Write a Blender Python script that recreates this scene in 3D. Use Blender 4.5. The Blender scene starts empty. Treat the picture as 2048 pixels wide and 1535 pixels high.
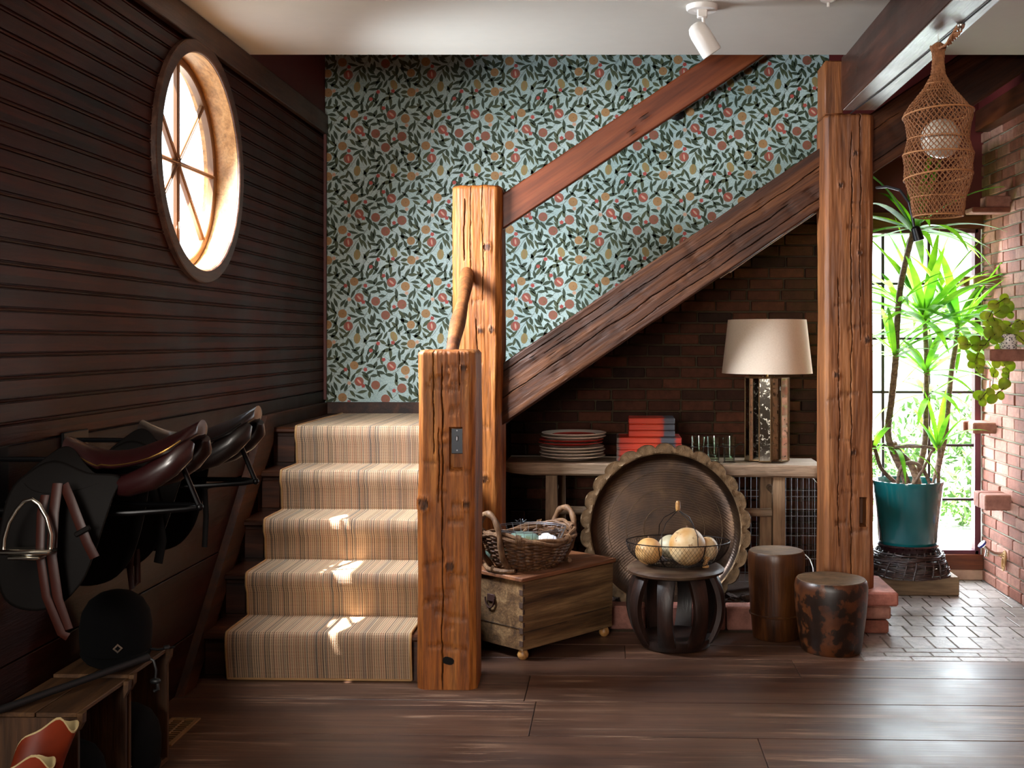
import bpy, math, random
from math import sin, cos, pi, radians, sqrt, atan2
from mathutils import Vector, Matrix, noise
R = random.Random(7)
S = bpy.context.scene
COL = S.collection

# ---------------------------------------------------------------- camera
F = 2270.0; PSI = radians(1.8); HC = 1.404; VX = 1228.0; HY = 680.0
PX = VX - F * math.tan(PSI)
cd = bpy.data.cameras.new('camera'); cam = bpy.data.objects.new('camera', cd); COL.objects.link(cam)
cam.location = (0, 0, HC); cam.rotation_euler = (pi / 2, 0, PSI)
cd.sensor_width = 36.0; cd.lens = F / 2048 * 36
cd.shift_x = (1024 - PX) / 2048; cd.shift_y = (HY - 767.5) / 2048
cd.clip_start = 0.05
S.camera = cam
# ---------------------------------------------------------------- world, sun, daylight
W = bpy.data.worlds.new('world'); S.world = W; W.use_nodes = True
bg = W.node_tree.nodes['Background']
bg.inputs[0].default_value = (0.80, 0.90, 1.0, 1); bg.inputs[1].default_value = 4.2
def lamp(name, typ, loc, direction, energy, color, size=None, sizey=None, spread=None):
    l = bpy.data.lights.new(name, typ); l.energy = energy; l.color = color
    o = bpy.data.objects.new(name, l); COL.objects.link(o); o.location = loc
    o.rotation_euler = Vector(direction).to_track_quat('-Z', 'Y').to_euler()
    if typ == 'AREA':
        l.shape = 'RECTANGLE'; l.size = size; l.size_y = sizey or size
        if spread: l.spread = spread
    return o
sun = lamp('sun', 'SUN', (-4, 4, 6), (0.585, 0.25, -1.76), 60.0, (1.0, 0.95, 0.87))
sun.data.angle = radians(0.6)
# unseen fill lamps added beside and behind the camera, as if from windows
lamp('fill_left', 'AREA', (-1.66, 0.9, 1.95), (1.0, 0.42, -0.30), 60, (1.0, 0.92, 0.82), 1.3, 1.3)
lamp('fill_behind', 'AREA', (-1.1, -2.6, 1.75), (0.38, 1, -0.06), 64, (1.0, 0.93, 0.85), 1.1, 1.2, radians(120))
lamp('daylight_round_window', 'AREA', (-1.695, 4.69, 2.145), (1, 0.40, -0.50), 74, (0.84, 0.92, 1.0), 0.6, 0.6, radians(128))
lamp('daylight_garden_window', 'AREA', (1.74, 6.69, 1.1), (-0.1, -1, -0.25), 66, (0.84, 0.91, 1.0), 0.8, 1.8)
for n_ in ('daylight_round_window', 'daylight_garden_window'):
    bpy.data.objects[n_].visible_camera = False
S.view_settings.view_transform = 'Standard'; S.view_settings.look = 'None'
S.view_settings.exposure = 0.38; S.view_settings.gamma = 1.0
S.view_settings.use_curve_mapping = False
try:
    S.cycles.max_bounces = 7; S.cycles.diffuse_bounces = 4; S.cycles.glossy_bounces = 3
    S.cycles.transparent_max_bounces = 12; S.cycles.transmission_bounces = 6
    S.cycles.caustics_reflective = False; S.cycles.caustics_refractive = False
    S.cycles.sample_clamp_indirect = 6.0; S.cycles.use_denoising = True
except Exception: pass

# ---------------------------------------------------------------- helpers
def ray(x, y):
    a = (x - PX) / F; b = (HY - y) / F; c, s = cos(PSI), sin(PSI)
    return Vector((-s + a * c, c + a * s, b))
def at(x, y, Y):
    r = ray(x, y); t = Y / r[1]; return Vector((r[0] * t, Y, HC + r[2] * t))
def atx(x, y, X):
    r = ray(x, y); t = X / r[0]; return Vector((X, r[1] * t, HC + r[2] * t))
def lin(c): return c / 12.92 if c <= 0.04045 else ((c + 0.055) / 1.055) ** 2.4
def hx(h, a=1.0):
    h = h.lstrip('#'); return tuple(lin(int(h[i:i + 2], 16) / 255) for i in (0, 2, 4)) + (a,)

class MB:
    def __init__(s): s.v = []; s.f = []; s.m = []; s.uv = None
    def add(s, vs, fs, mi=0):
        b = len(s.v); s.v += [tuple(v) for v in vs]
        s.f += [tuple(b + i for i in f) for f in fs]; s.m += [mi] * len(fs); return s
    def box(s, c, d, rot=None, mi=0, bev=0.0):
        x, y, z = d[0] / 2, d[1] / 2, d[2] / 2; c = Vector(c)
        if bev <= 0:
            P = [Vector((a * x, b * y, e * z)) for a in (-1, 1) for b in (-1, 1) for e in (-1, 1)]
            fs = [(0, 1, 3, 2), (4, 6, 7, 5), (0, 4, 5, 1), (2, 3, 7, 6), (0, 2, 6, 4), (1, 5, 7, 3)]
        else:
            g = min(bev, x * .9, y * .9, z * .9); P = []; ix = {}
            for a in (-1, 1):
                for b in (-1, 1):
                    for e in (-1, 1):
                        for k, w in enumerate(((x, y - g, z - g), (x - g, y, z - g), (x - g, y - g, z))):
                            ix[a, b, e, k] = len(P); P.append(Vector((a * w[0], b * w[1], e * w[2])))
            fs = []
            for k, (ax, o1, o2) in enumerate(((0, 1, 2), (1, 0, 2), (2, 0, 1))):
                for sg in (-1, 1):
                    q = []
                    for (p1, p2) in ((-1, -1), (1, -1), (1, 1), (-1, 1)):
                        t = [0, 0, 0]; t[ax] = sg; t[o1] = p1; t[o2] = p2; q.append(ix[t[0], t[1], t[2], k])
                    fs.append(tuple(q if (sg > 0) != (ax == 1) else q[::-1]))
            for (k1, k2, fr) in ((0, 1, 2), (0, 2, 1), (1, 2, 0)):
                for p1 in (-1, 1):
                    for p2 in (-1, 1):
                        def K(k, e):
                            t = [0, 0, 0]; t[k1] = p1; t[k2] = p2; t[fr] = e; return ix[t[0], t[1], t[2], k]
                        fs.append((K(k1, -1), K(k1, 1), K(k2, 1), K(k2, -1)))
            for a in (-1, 1):
                for b in (-1, 1):
                    for e in (-1, 1): fs.append((ix[a, b, e, 0], ix[a, b, e, 1], ix[a, b, e, 2]))
        if rot is not None: P = [rot @ p for p in P]
        return s.add([c + p for p in P], fs, mi)
    def tube(s, pts, r, n=8, mi=0, cap=True, closed=False, ry=None, up=None):
        pts = [Vector(p) for p in pts]; m = len(pts); vs = []
        rr = r if isinstance(r, (list, tuple)) else [r] * m
        r2 = (ry if isinstance(ry, (list, tuple)) else [ry] * m) if ry is not None else rr
        prev = None
        for i in range(m):
            a = pts[(i - 1) % m] if (closed or i > 0) else pts[i]
            b = pts[(i + 1) % m] if (closed or i < m - 1) else pts[i]
            t = (b - a); t = t.normalized() if t.length > 1e-9 else Vector((0, 0, 1))
            if up is not None:
                u = Vector(up); u = (u - t * u.dot(t)); u = u.normalized() if u.length > 1e-6 else t.orthogonal().normalized()
            elif prev is None: u = t.orthogonal().normalized()
            else:
                u = prev - t * prev.dot(t); u = u.normalized() if u.length > 1e-6 else t.orthogonal().normalized()
            prev = u; w = t.cross(u)
            for k in range(n):
                an = 2 * pi * k / n; vs.append(pts[i] + w * (cos(an) * rr[i]) + u * (sin(an) * r2[i]))
        fs = []
        for i in range(m if closed else m - 1):
            j = (i + 1) % m
            for k in range(n):
                l = (k + 1) % n; fs.append((i * n + k, i * n + l, j * n + l, j * n + k))
        if cap and not closed:
            fs.append(tuple(range(n))[::-1]); fs.append(tuple((m - 1) * n + k for k in range(n)))
        return s.add(vs, fs, mi)
    def lathe(s, prof, c=(0, 0, 0), n=32, mi=0, sx=1, sy=1, wob=None, closed=False):
        vs = []; m = len(prof)
        for i, (r, z) in enumerate(prof):
            for k in range(n):
                a = 2 * pi * k / n; q = r * (wob(a, z) if wob else 1)
                vs.append((c[0] + q * cos(a) * sx, c[1] + q * sin(a) * sy, c[2] + z))
        fs = []
        for i in range(m if closed else m - 1):
            j = (i + 1) % m
            for k in range(n):
                l = (k + 1) % n; fs.append((i * n + k, i * n + l, j * n + l, j * n + k))
        if not closed:
            if prof[0][0] > 1e-6: fs.append(tuple(range(n))[::-1])
            if prof[-1][0] > 1e-6: fs.append(tuple((m - 1) * n + k for k in range(n)))
        return s.add(vs, fs, mi)
    def prism(s, poly, dvec, mi=0):
        n = len(poly); d = Vector(dvec); P = [Vector(p) for p in poly]
        vs = P + [p + d for p in P]
        fs = [tuple(range(n))[::-1], tuple(range(n, 2 * n))] + [(i, (i + 1) % n, n + (i + 1) % n, n + i) for i in range(n)]
        return s.add(vs, fs, mi)
    def rings(s, rs, mi=0, cap=True):
        n = len(rs[0]); vs = [p for r in rs for p in r]; fs = []
        for i in range(len(rs) - 1):
            for k in range(n):
                l = (k + 1) % n; fs.append((i * n + k, i * n + l, (i + 1) * n + l, (i + 1) * n + k))
        if cap: fs.append(tuple(range(n))[::-1]); fs.append(tuple((len(rs) - 1) * n + k for k in range(n)))
        return s.add(vs, fs, mi)
    def strip(s, rows, mi=0):
        n = len(rows[0]); vs = [p for r in rows for p in r]; fs = []
        for i in range(len(rows) - 1):
            for k in range(n - 1): fs.append((i * n + k, i * n + k + 1, (i + 1) * n + k + 1, (i + 1) * n + k))
        return s.add(vs, fs, mi)
    def quad(s, a, b, c, d, mi=0): return s.add([a, b, c, d], [(0, 1, 2, 3)], mi)
    def ico(s, c, r, mi=0, n=10, m=7, sc=(1, 1, 1), fn=None):
        prof = [(max(1e-4, sin(pi * i / m)), -cos(pi * i / m)) for i in range(m + 1)]
        vs = []
        for (q, z) in prof:
            for k in range(n):
                a = 2 * pi * k / n; p = Vector((q * cos(a), q * sin(a), z))
                k2 = fn(p) if fn else 1
                vs.append((c[0] + p.x * r * k2 * sc[0], c[1] + p.y * r * k2 * sc[1], c[2] + p.z * r * k2 * sc[2]))
        fs = [(i * n + k, i * n + (k + 1) % n, (i + 1) * n + (k + 1) % n, (i + 1) * n + k) for i in range(m) for k in range(n)]
        return s.add(vs, fs, mi)
    def build(s, name, mats, parent=None, smooth=True, loc=None, rot=None, ang=40, attr=None):
        me = bpy.data.meshes.new(name); me.from_pydata(s.v, [], s.f); me.update()
        if not isinstance(mats, (list, tuple)): mats = [mats]
        for m in mats: me.materials.append(m)
        me.polygons.foreach_set('material_index', s.m)
        import bmesh
        b = bmesh.new(); b.from_mesh(me); bmesh.ops.recalc_face_normals(b, faces=b.faces); b.to_mesh(me); b.free()
        if s.uv:
            ul = me.uv_layers.new(name='UVMap')
            for lp in me.loops: ul.data[lp.index].uv = s.uv[lp.vertex_index]
        if attr:
            at_ = me.attributes.new('mark', 'FLOAT', 'POINT'); at_.data.foreach_set('value', attr)
        if smooth:
            me.polygons.foreach_set('use_smooth', [True] * len(me.polygons))
            try: me.set_sharp_from_angle(angle=radians(ang))
            except Exception: pass
        o = bpy.data.objects.new(name, me); COL.objects.link(o)
        if parent is not None: o.parent = parent
        if loc is not None: o.location = loc
        if rot is not None: o.rotation_euler = rot
        return o
def tag(o, label, cat, group=None, kind=None):
    o['label'] = label; o['category'] = cat
    if group: o['group'] = group
    if kind: o['kind'] = kind
    return o
def struct(o): o['kind'] = 'structure'; return o
def empty(name, loc=(0, 0, 0), rz=0):
    o = bpy.data.objects.new(name, None); COL.objects.link(o); o.location = loc; o.rotation_euler = (0, 0, rz)
    o.empty_display_size = 0.05; return o
def thing(name, loc, label, cat, group=None, rz=0): return tag(empty(name, loc, rz), label, cat, group)
def copy_tree(o, parent=None):
    c = o.copy(); COL.objects.link(c)
    if parent is not None: c.parent = parent
    for ch in list(o.children): copy_tree(ch, c)
    return c

# ---------------------------------------------------------------- materials
def newmat(name):
    m = bpy.data.materials.new(name); m.use_nodes = True
    nt = m.node_tree; b = nt.nodes['Principled BSDF']; return m, nt, b
def nd(nt, t, **k):
    n = nt.nodes.new(t)
    for a, v in k.items(): setattr(n, a, v)
    return n
def ramp(nt, src, stops):
    r = nd(nt, 'ShaderNodeValToRGB'); e = r.color_ramp.elements
    while len(e) > 1: e.remove(e[-1])
    e[0].position = stops[0][0]; e[0].color = stops[0][1]
    for p, c in stops[1:]: q = e.new(p); q.color = c
    nt.links.new(src, r.inputs[0]); return r.outputs[0]
def mixc(nt, fac, a, b, mode='MIX'):
    m = nd(nt, 'ShaderNodeMix', data_type='RGBA', blend_type=mode)
    for i, v in ((0, fac), (6, a), (7, b)):
        if hasattr(v, 'links') or isinstance(v, bpy.types.NodeSocket): nt.links.new(v, m.inputs[i])
        else: m.inputs[i].default_value = v
    return m.outputs[2]
def mth(nt, op, a, b=None, c=None):
    m = nd(nt, 'ShaderNodeMath', operation=op)
    for i, v in enumerate((a, b, c)):
        if v is None: continue
        if isinstance(v, bpy.types.NodeSocket): nt.links.new(v, m.inputs[i])
        else: m.inputs[i].default_value = v
    return m.outputs[0]
def noiz(nt, vec, scale, detail=4, rough=.55, dist=0):
    n = nd(nt, 'ShaderNodeTexNoise'); n.inputs['Scale'].default_value = scale; n.inputs['Detail'].default_value = detail
    n.inputs['Roughness'].default_value = rough; n.inputs['Distortion'].default_value = dist
    if vec is not None: nt.links.new(vec, n.inputs['Vector'])
    return n.outputs['Fac']
def mapped(nt, scale=(1, 1, 1), loc=(0, 0, 0), out='Object', island=0.0):
    tc = nd(nt, 'ShaderNodeTexCoord'); mp = nd(nt, 'ShaderNodeMapping')
    v = tc.outputs[out]
    if island:
        g = nd(nt, 'ShaderNodeNewGeometry'); cx = nd(nt, 'ShaderNodeCombineXYZ')
        k = mth(nt, 'MULTIPLY', g.outputs['Random Per Island'], island)
        for i in range(3): nt.links.new(k, cx.inputs[i])
        va = nd(nt, 'ShaderNodeVectorMath', operation='ADD'); nt.links.new(v, va.inputs[0]); nt.links.new(cx.outputs[0], va.inputs[1]); v = va.outputs[0]
    nt.links.new(v, mp.inputs[0]); mp.inputs['Scale'].default_value = scale; mp.inputs['Location'].default_value = loc
    return mp.outputs[0]
def bump(nt, b, h, strength=.3, dist=.01):
    n = nd(nt, 'ShaderNodeBump'); n.inputs['Strength'].default_value = strength; n.inputs['Distance'].default_value = dist
    nt.links.new(h, n.inputs['Height']); nt.links.new(n.outputs[0], b.inputs['Normal'])
def plain(name, col, rough=.5, metal=0, spec=.5, var=.12, vs=12, bmp=0, coat=0, trans=0):
    m, nt, b = newmat(name); c = hx(col)
    v = mapped(nt); f = noiz(nt, v, vs, 4)
    lo = tuple(x * (1 - var) for x in c[:3]) + (1,); hi = tuple(min(1, x * (1 + var)) for x in c[:3]) + (1,)
    nt.links.new(ramp(nt, f, [(.3, lo), (.7, hi)]), b.inputs['Base Color'])
    b.inputs['Roughness'].default_value = rough; b.inputs['Metallic'].default_value = metal
    b.inputs['Specular IOR Level'].default_value = spec; b.inputs['Coat Weight'].default_value = coat
    if trans: b.inputs['Transmission Weight'].default_value = trans
    if bmp: bump(nt, b, noiz(nt, v, vs * 6, 4), bmp, .004)
    return m
def wood(name, cols, axis=2, scale=1.0, rough=.55, bmp=.35, mark=False, island=0.0, dark='#150a05', seed=0, streak=.35, blotch=.45, spec=.4, stretch=.07, wear=None):
    m, nt, b = newmat(name)
    sc = [scale] * 3; sc[axis] = scale * stretch
    v = mapped(nt, tuple(sc), (seed, seed * 1.7, seed * .3), island=island * 9)
    v0 = mapped(nt, (1, 1, 1), (seed, seed, seed))
    n1 = noiz(nt, v, 14, 6, .6, .9)
    n2 = noiz(nt, v, 95, 4, .65, .2)
    n3 = noiz(nt, v0, 2.3, 4, .6)
    c = ramp(nt, n1, [(.28, hx(cols[0])), (.5, hx(cols[1])), (.72, hx(cols[2]))])
    c = mixc(nt, streak, c, ramp(nt, n2, [(.35, (.12, .1, .1, 1)), (.6, (1, 1, 1, 1))]), 'MULTIPLY')
    c = mixc(nt, blotch, c, ramp(nt, n3, [(.32, (.22, .18, .17, 1)), (.58, (1, 1, 1, 1))]), 'MULTIPLY')
    if island:
        g = nd(nt, 'ShaderNodeNewGeometry')
        c = mixc(nt, 1.0, c, ramp(nt, g.outputs['Random Per Island'], [(0, (1 - island, ) * 3 + (1,)), (1, (1, 1, 1, 1))]), 'MULTIPLY')
    if wear:
        nw = noiz(nt, mapped(nt, tuple(x * 1.5 for x in sc), (3 + seed, 1, 2)), 30, 8, .72, 1.2)
        nb = noiz(nt, v0, 1.7, 3, .5)
        fac = mth(nt, 'MULTIPLY', ramp(nt, nw, [(.53, (0, 0, 0, 1)), (.62, (1, 1, 1, 1))]), ramp(nt, nb, [(.45, (0, 0, 0, 1)), (.62, (.75, .75, .75, 1))]))
        c = mixc(nt, fac, c, hx(wear))
    h = mth(nt, 'ADD', n1, mth(nt, 'MULTIPLY', n2, .7))
    if mark:
        at_ = nd(nt, 'ShaderNodeAttribute', attribute_name='mark')
        c = mixc(nt, at_.outputs['Fac'], c, hx(dark))
    nt.links.new(c, b.inputs['Base Color'])
    rr = ramp(nt, n3, [(.3, (rough - .08,) * 3 + (1,)), (.7, (rough + .1,) * 3 + (1,))])
    nt.links.new(rr, b.inputs['Roughness']); b.inputs['Specular IOR Level'].default_value = spec
    bump(nt, b, h, bmp, .006)
    return m
def brickmat(name, a, bcol, c_, rough=.85):
    m, nt, b = newmat(name); g = nd(nt, 'ShaderNodeNewGeometry')
    c = ramp(nt, g.outputs['Random Per Island'], [(0, hx(a)), (.45, hx(bcol)), (.8, hx(c_)), (1, hx(a))])
    v = mapped(nt); n = noiz(nt, v, 22, 6, .65); n2 = noiz(nt, v, 120, 4, .7)
    c = mixc(nt, .6, c, ramp(nt, n, [(.3, (.35, .3, .3, 1)), (.65, (1.15, 1.1, 1.1, 1))]), 'MULTIPLY')
    nt.links.new(c, b.inputs['Base Color']); b.inputs['Roughness'].default_value = rough
    b.inputs['Specular IOR Level'].default_value = .25
    bump(nt, b, mth(nt, 'ADD', n, mth(nt, 'MULTIPLY', n2, .5)), .6, .006); return m

M = {}
M['post'] = wood('hewn_orange_timber', ['#743a14', '#a96024', '#c47f3c'], 2, 1, .55, .7, mark=True, seed=1, streak=.6, blotch=.25)
M['bigpost'] = wood('hewn_brown_timber', ['#4f2812', '#884f26', '#a06636'], 2, 1, .6, .55, mark=True, seed=4, streak=.4, blotch=.4)
M['string'] = wood('stained_brown_timber', ['#28140a', '#4e2913', '#744420'], 2, .9, .6, .6, mark=True, seed=9, streak=.4, blotch=.5)
M['rail'] = wood('red_brown_rail_wood', ['#451c0c', '#6c3216', '#804322'], 2, .7, .42, .15, mark=True, seed=12, streak=.25, blotch=.25)
M['beam'] = wood('dark_beam_wood', ['#24130f', '#3c2018', '#5a3020'], 2, .7, .35, .3, mark=True, seed=15, streak=.35, blotch=.4)
M['bead'] = wood('dark_bead_board', ['#220a05', '#431609', '#582312'], 1, .8, .42, .22, island=.35, seed=20, streak=.35, blotch=.5, spec=.13)
M['stair'] = wood('dark_stair_wood', ['#1d0d07', '#3d1f10', '#5a3018'], 0, 1, .45, .2, seed=24, blotch=.5)
M['trimw'] = wood('dark_trim_wood', ['#1c0e07', '#3f210e', '#5d3316'], 1, 1, .6, .2, seed=27, blotch=.5)
M['floor'] = wood('worn_floor_plank', ['#38221a', '#5b3b2a', '#74503a'], 0, .55, .46, .22, island=.25, seed=30, streak=.3, blotch=.5, spec=.55, stretch=.05, wear='#a3826a')
M['grey'] = wood('weathered_elm', ['#5f4a39', '#9a8068', '#b89e84'], 0, 1.1, .7, .45, seed=33, streak=.4, blotch=.25)
M['greyleg'] = wood('weathered_elm_leg', ['#5f4632', '#8d7055', '#a88a69'], 2, 1.1, .7, .35, seed=34, streak=.35, blotch=.2)
M['chest'] = wood('old_pine_chest', ['#38220f', '#684a2c', '#94734e'], 0, 1, .65, .6, seed=36, streak=.45, blotch=.5)
M['chesttop'] = wood('chest_lid_wood', ['#4a2a1a', '#7a4a2e', '#97643f'], 0, 1, .55, .25, seed=38, streak=.3, blotch=.3)
M['stool'] = wood('black_carved_wood', ['#0f0806', '#24140e', '#3a221a'], 2, 1, .38, .3, seed=40, blotch=.5)
M['stoolseat'] = wood('worn_stool_seat', ['#281911', '#4c3424', '#77644e'], 0, 1, .5, .3, seed=41, blotch=.6)
M['log'] = wood('polished_log', ['#22120a', '#44240f', '#5f3818'], 2, 1, .33, .25, seed=43, blotch=.4)
M['logtop'] = wood('log_end_grain', ['#3c2a1d', '#6d543c', '#8a6f52'], 0, 1, .5, .3, seed=44, blotch=.4, stretch=.6)
M['crate'] = wood('pine_crate', ['#34200f', '#57391f', '#70502e'], 1, 1, .65, .3, seed=46, blotch=.3)
M['jamb'] = wood('honey_jamb_wood', ['#8a5a2c', '#bd8a50', '#d2a56d'], 1, 1, .4, .2, seed=48, blotch=.25)
M['ring'] = wood('brown_ring_wood', ['#33201a', '#54382c', '#6a4a3a'], 1, 1, .4, .25, seed=49, blotch=.3)
M['sash'] = plain('sash_wood', '#70492a', .5)
M['header'] = wood('header_wood', ['#3c1f14', '#6a3820', '#8a4d2b'], 0, 1, .5, .2, seed=52, blotch=.2)
M['wick'] = wood('willow_brown', ['#2a1810', '#5b3a22', '#86603c'], 2, 3, .5, .3, seed=55, blotch=.2, stretch=.4)
M['wickl'] = wood('willow_pale', ['#402919', '#704f35', '#967352'], 2, 3, .55, .3, seed=56, blotch=.2, stretch=.4)
M['wickd'] = wood('dark_twig', ['#0f0806', '#2d1812', '#4a2c20'], 2, 3, .4, .3, seed=57, blotch=.2, stretch=.4)
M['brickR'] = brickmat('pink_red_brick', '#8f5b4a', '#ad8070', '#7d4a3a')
M['brickB'] = brickmat('shaded_brown_brick', '#3d2118', '#5a3323', '#2c1a14')  # the right wall's brick, darkened to paint in low light under the stairs
M['paver'] = brickmat('pale_floor_paver', '#aaa29d', '#b9b2ad', '#a0978f', .36)
M['mortarR'] = plain('mortar_grey', '#8d8a78', .95, bmp=.5, vs=30)
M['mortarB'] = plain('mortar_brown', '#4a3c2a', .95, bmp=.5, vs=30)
M['mortarF'] = plain('mortar_floor', '#a09790', .8, bmp=.3, vs=30)
M['paint'] = plain('ceiling_paint', '#c4bfb5', .8, var=.015, spec=.2)
M['red'] = plain('oxblood_paint', '#5e1a18', .6, var=.05)
M['redtrim'] = plain('purple_brown_frame', '#5c2c3c', .45, var=.05)
M['muntin'] = plain('black_muntin', '#2c1c1e', .5)
M['rear'] = plain('rear_room_paint', '#8b7a68', .8)
M['black'] = plain('black_metal', '#0d0d0f', .32, .6, var=.05)
M['blackplastic'] = plain('black_cord', '#121214', .5, var=.05)
M['velvet'] = plain('black_velvet', '#060607', .95, spec=.15, var=.1)
M['white'] = plain('white_plastic', '#e6e0da', .35, var=.01)
M['shade'] = None
M['steel'] = plain('polished_steel', '#c9c4b8', .22, 1, var=.08)
M['brass'] = plain('aged_gold', '#b08a4a', .35, 1, var=.1)
M['wire'] = plain('dark_wire', '#2a2422', .45, .8)
M['galv'] = plain('galvanised_wire', '#77767a', .4, .9)
M['leath1'] = plain('oxblood_leather', '#240c0d', .30, spec=.6, var=.15, vs=6, bmp=.05, coat=.25)
M['leath2'] = plain('black_brown_leather', '#160e0d', .36, spec=.6, var=.15, vs=6, bmp=.05, coat=.2)
M['flap'] = plain('matt_brown_black_leather', '#0b0807', .65, spec=.12, var=.12, vs=5, bmp=.12)
M['strap'] = plain('chestnut_leather', '#32130c', .45, spec=.35, var=.2, vs=9, bmp=.08)
M['boot'] = plain('tan_red_leather', '#7a2a10', .5, spec=.35, var=.5, vs=7, bmp=.1)
M['cream'] = plain('cream_lining', '#b9a477', .8, var=.1)
M['teal'] = plain('teal_glaze', '#0f5c60', .15, coat=.6, var=.12, vs=5)
M['saucer'] = plain('dark_glaze', '#2a1418', .2, coat=.4)
M['soil'] = plain('bark_soil', '#3a2418', .95, bmp=.8, vs=25)
M['cloth'] = plain('white_cloth', '#cfcdd2', .85, var=.04)
M['plateW'] = plain('ivory_glaze', '#e4d2c2', .25, var=.03, coat=.2)
M['plateR'] = plain('coral_glaze', '#b5392f', .25, var=.1, coat=.2)
M['register'] = plain('tan_metal', '#9a7a52', .5, .2)
M['squash'] = None
M['switch'] = plain('dark_bronze_plate', '#2a2c30', .35, .7, var=.06)
M['grass'] = plain('lawn', '#8fb070', .9, var=.3, vs=6)
M['path'] = plain('outside_paving', '#c4bfb6', .8)
M['siding'] = plain('pale_siding', '#aab8c2', .7, var=.03)
M['hedge'] = plain('hedge_leaf', '#4f7a30', .6, var=.35, vs=9)
M['bark'] = plain('tree_bark', '#7a6a58', .9)
M['roofing'] = plain('pale_roof', '#c6ccd2', .6, var=.05)

def leafmat(name, a, b_, tr=.5):
    m = bpy.data.materials.new(name); m.use_nodes = True; nt = m.node_tree
    for n in list(nt.nodes): nt.nodes.remove(n)
    out = nd(nt, 'ShaderNodeOutputMaterial'); v = mapped(nt)
    c = ramp(nt, noiz(nt, v, 7, 3), [(.35, hx(a)), (.65, hx(b_))])
    p = nd(nt, 'ShaderNodeBsdfPrincipled'); p.inputs['Roughness'].default_value = .5; p.inputs['Specular IOR Level'].default_value = .25
    t = nd(nt, 'ShaderNodeBsdfTranslucent'); mx = nd(nt, 'ShaderNodeMixShader'); mx.inputs[0].default_value = tr
    nt.links.new(c, p.inputs['Base Color'])
    nt.links.new(mixc(nt, 1.0, c, (1.2, 1.25, .5, 1), 'MULTIPLY'), t.inputs[0])
    nt.links.new(p.outputs[0], mx.inputs[1]); nt.links.new(t.outputs[0], mx.inputs[2]); nt.links.new(mx.outputs[0], out.inputs[0])
    return m
M['blade'] = leafmat('yucca_blade', '#3f7a26', '#7fb23a', .55)
M['hoya'] = leafmat('wax_leaf', '#8fae35', '#c9cf55', .4)
def glassmat(name, tint=(1, 1, 1, 1), rough=0.0):
    m = bpy.data.materials.new(name); m.use_nodes = True; nt = m.node_tree
    for n in list(nt.nodes): nt.nodes.remove(n)
    out = nd(nt, 'ShaderNodeOutputMaterial'); tr = nd(nt, 'ShaderNodeBsdfTransparent'); tr.inputs[0].default_value = tint
    g = nd(nt, 'ShaderNodeBsdfGlossy'); g.inputs['Roughness'].default_value = .03
    ge = nd(nt, 'ShaderNodeNewGeometry'); dp = nd(nt, 'ShaderNodeVectorMath', operation='DOT_PRODUCT'); nt.links.new(ge.outputs['Normal'], dp.inputs[0]); nt.links.new(ge.outputs['Incoming'], dp.inputs[1])
    fr = mth(nt, 'MULTIPLY_ADD', mth(nt, 'POWER', mth(nt, 'SUBTRACT', 1.0, mth(nt, 'ABSOLUTE', dp.outputs['Value'])), 5.0), .9, .05); mx = nd(nt, 'ShaderNodeMixShader')
    nt.links.new(fr, mx.inputs[0]); nt.links.new(tr.outputs[0], mx.inputs[1]); nt.links.new(g.outputs[0], mx.inputs[2]); nt.links.new(mx.outputs[0], out.inputs[0])
    return m
M['pane'] = glassmat('window_glass', (.97, .99, .98, 1))
M['tumbler'] = glassmat('tumbler_glass', (.86, .92, .86, 1))
def shademat():
    m = bpy.data.materials.new('linen_shade'); m.use_nodes = True; nt = m.node_tree
    for n in list(nt.nodes): nt.nodes.remove(n)
    out = nd(nt, 'ShaderNodeOutputMaterial'); v = mapped(nt, (1, 1, 1))
    w = noiz(nt, mapped(nt, (40, 40, 260)), 3, 2); c = ramp(nt, w, [(.3, hx('#d9c4ae')), (.7, hx('#e8d6c2'))])
    d = nd(nt, 'ShaderNodeBsdfDiffuse'); t = nd(nt, 'ShaderNodeBsdfTranslucent'); mx = nd(nt, 'ShaderNodeMixShader'); mx.inputs[0].default_value = .25
    nt.links.new(c, d.inputs[0]); nt.links.new(c, t.inputs[0]); nt.links.new(d.outputs[0], mx.inputs[1]); nt.links.new(t.outputs[0], mx.inputs[2]); nt.links.new(mx.outputs[0], out.inputs[0])
    return m
M['shade'] = shademat()
def mirrormat():
    m, nt, b = newmat('antiqued_mirror'); v = mapped(nt)
    n = noiz(nt, v, 45, 7, .7); c = ramp(nt, n, [(.33, hx('#241d18')), (.43, hx('#b5aea0')), (.7, hx('#d6d0c4'))])
    nt.links.new(c, b.inputs['Base Color']); b.inputs['Metallic'].default_value = 1
    nt.links.new(ramp(nt, n, [(.33, (.5,) * 3 + (1,)), (.45, (.06,) * 3 + (1,))]), b.inputs['Roughness']); return m
M['mirror'] = mirrormat()
def speckle(name, base, hi, spot, scale=60, thr=.62, rough=.5):
    m, nt, b = newmat(name); v = mapped(nt)
    c = ramp(nt, noiz(nt, v, 9, 3), [(.35, hx(base)), (.65, hx(hi))])
    f = ramp(nt, noiz(nt, v, scale, 5, .6), [(thr, (0, 0, 0, 1)), (thr + .05, (.9, .9, .9, 1))])
    nt.links.new(mixc(nt, f, c, hx(spot)), b.inputs['Base Color']); b.inputs['Roughness'].default_value = rough
    bump(nt, b, noiz(nt, v, 40, 3), .15, .004); return m
M['gourd'] = speckle('speckled_gourd', '#b98648', '#dcc39a', '#8a6038', 38, .60)
M['gourdt'] = speckle('tan_gourd', '#b57f44', '#d3a56b', '#c28f57', 70, .66)
M['gourdw'] = speckle('pale_gourd', '#9c9074', '#b9ae92', '#8c8a70', 30, .66)
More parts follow.
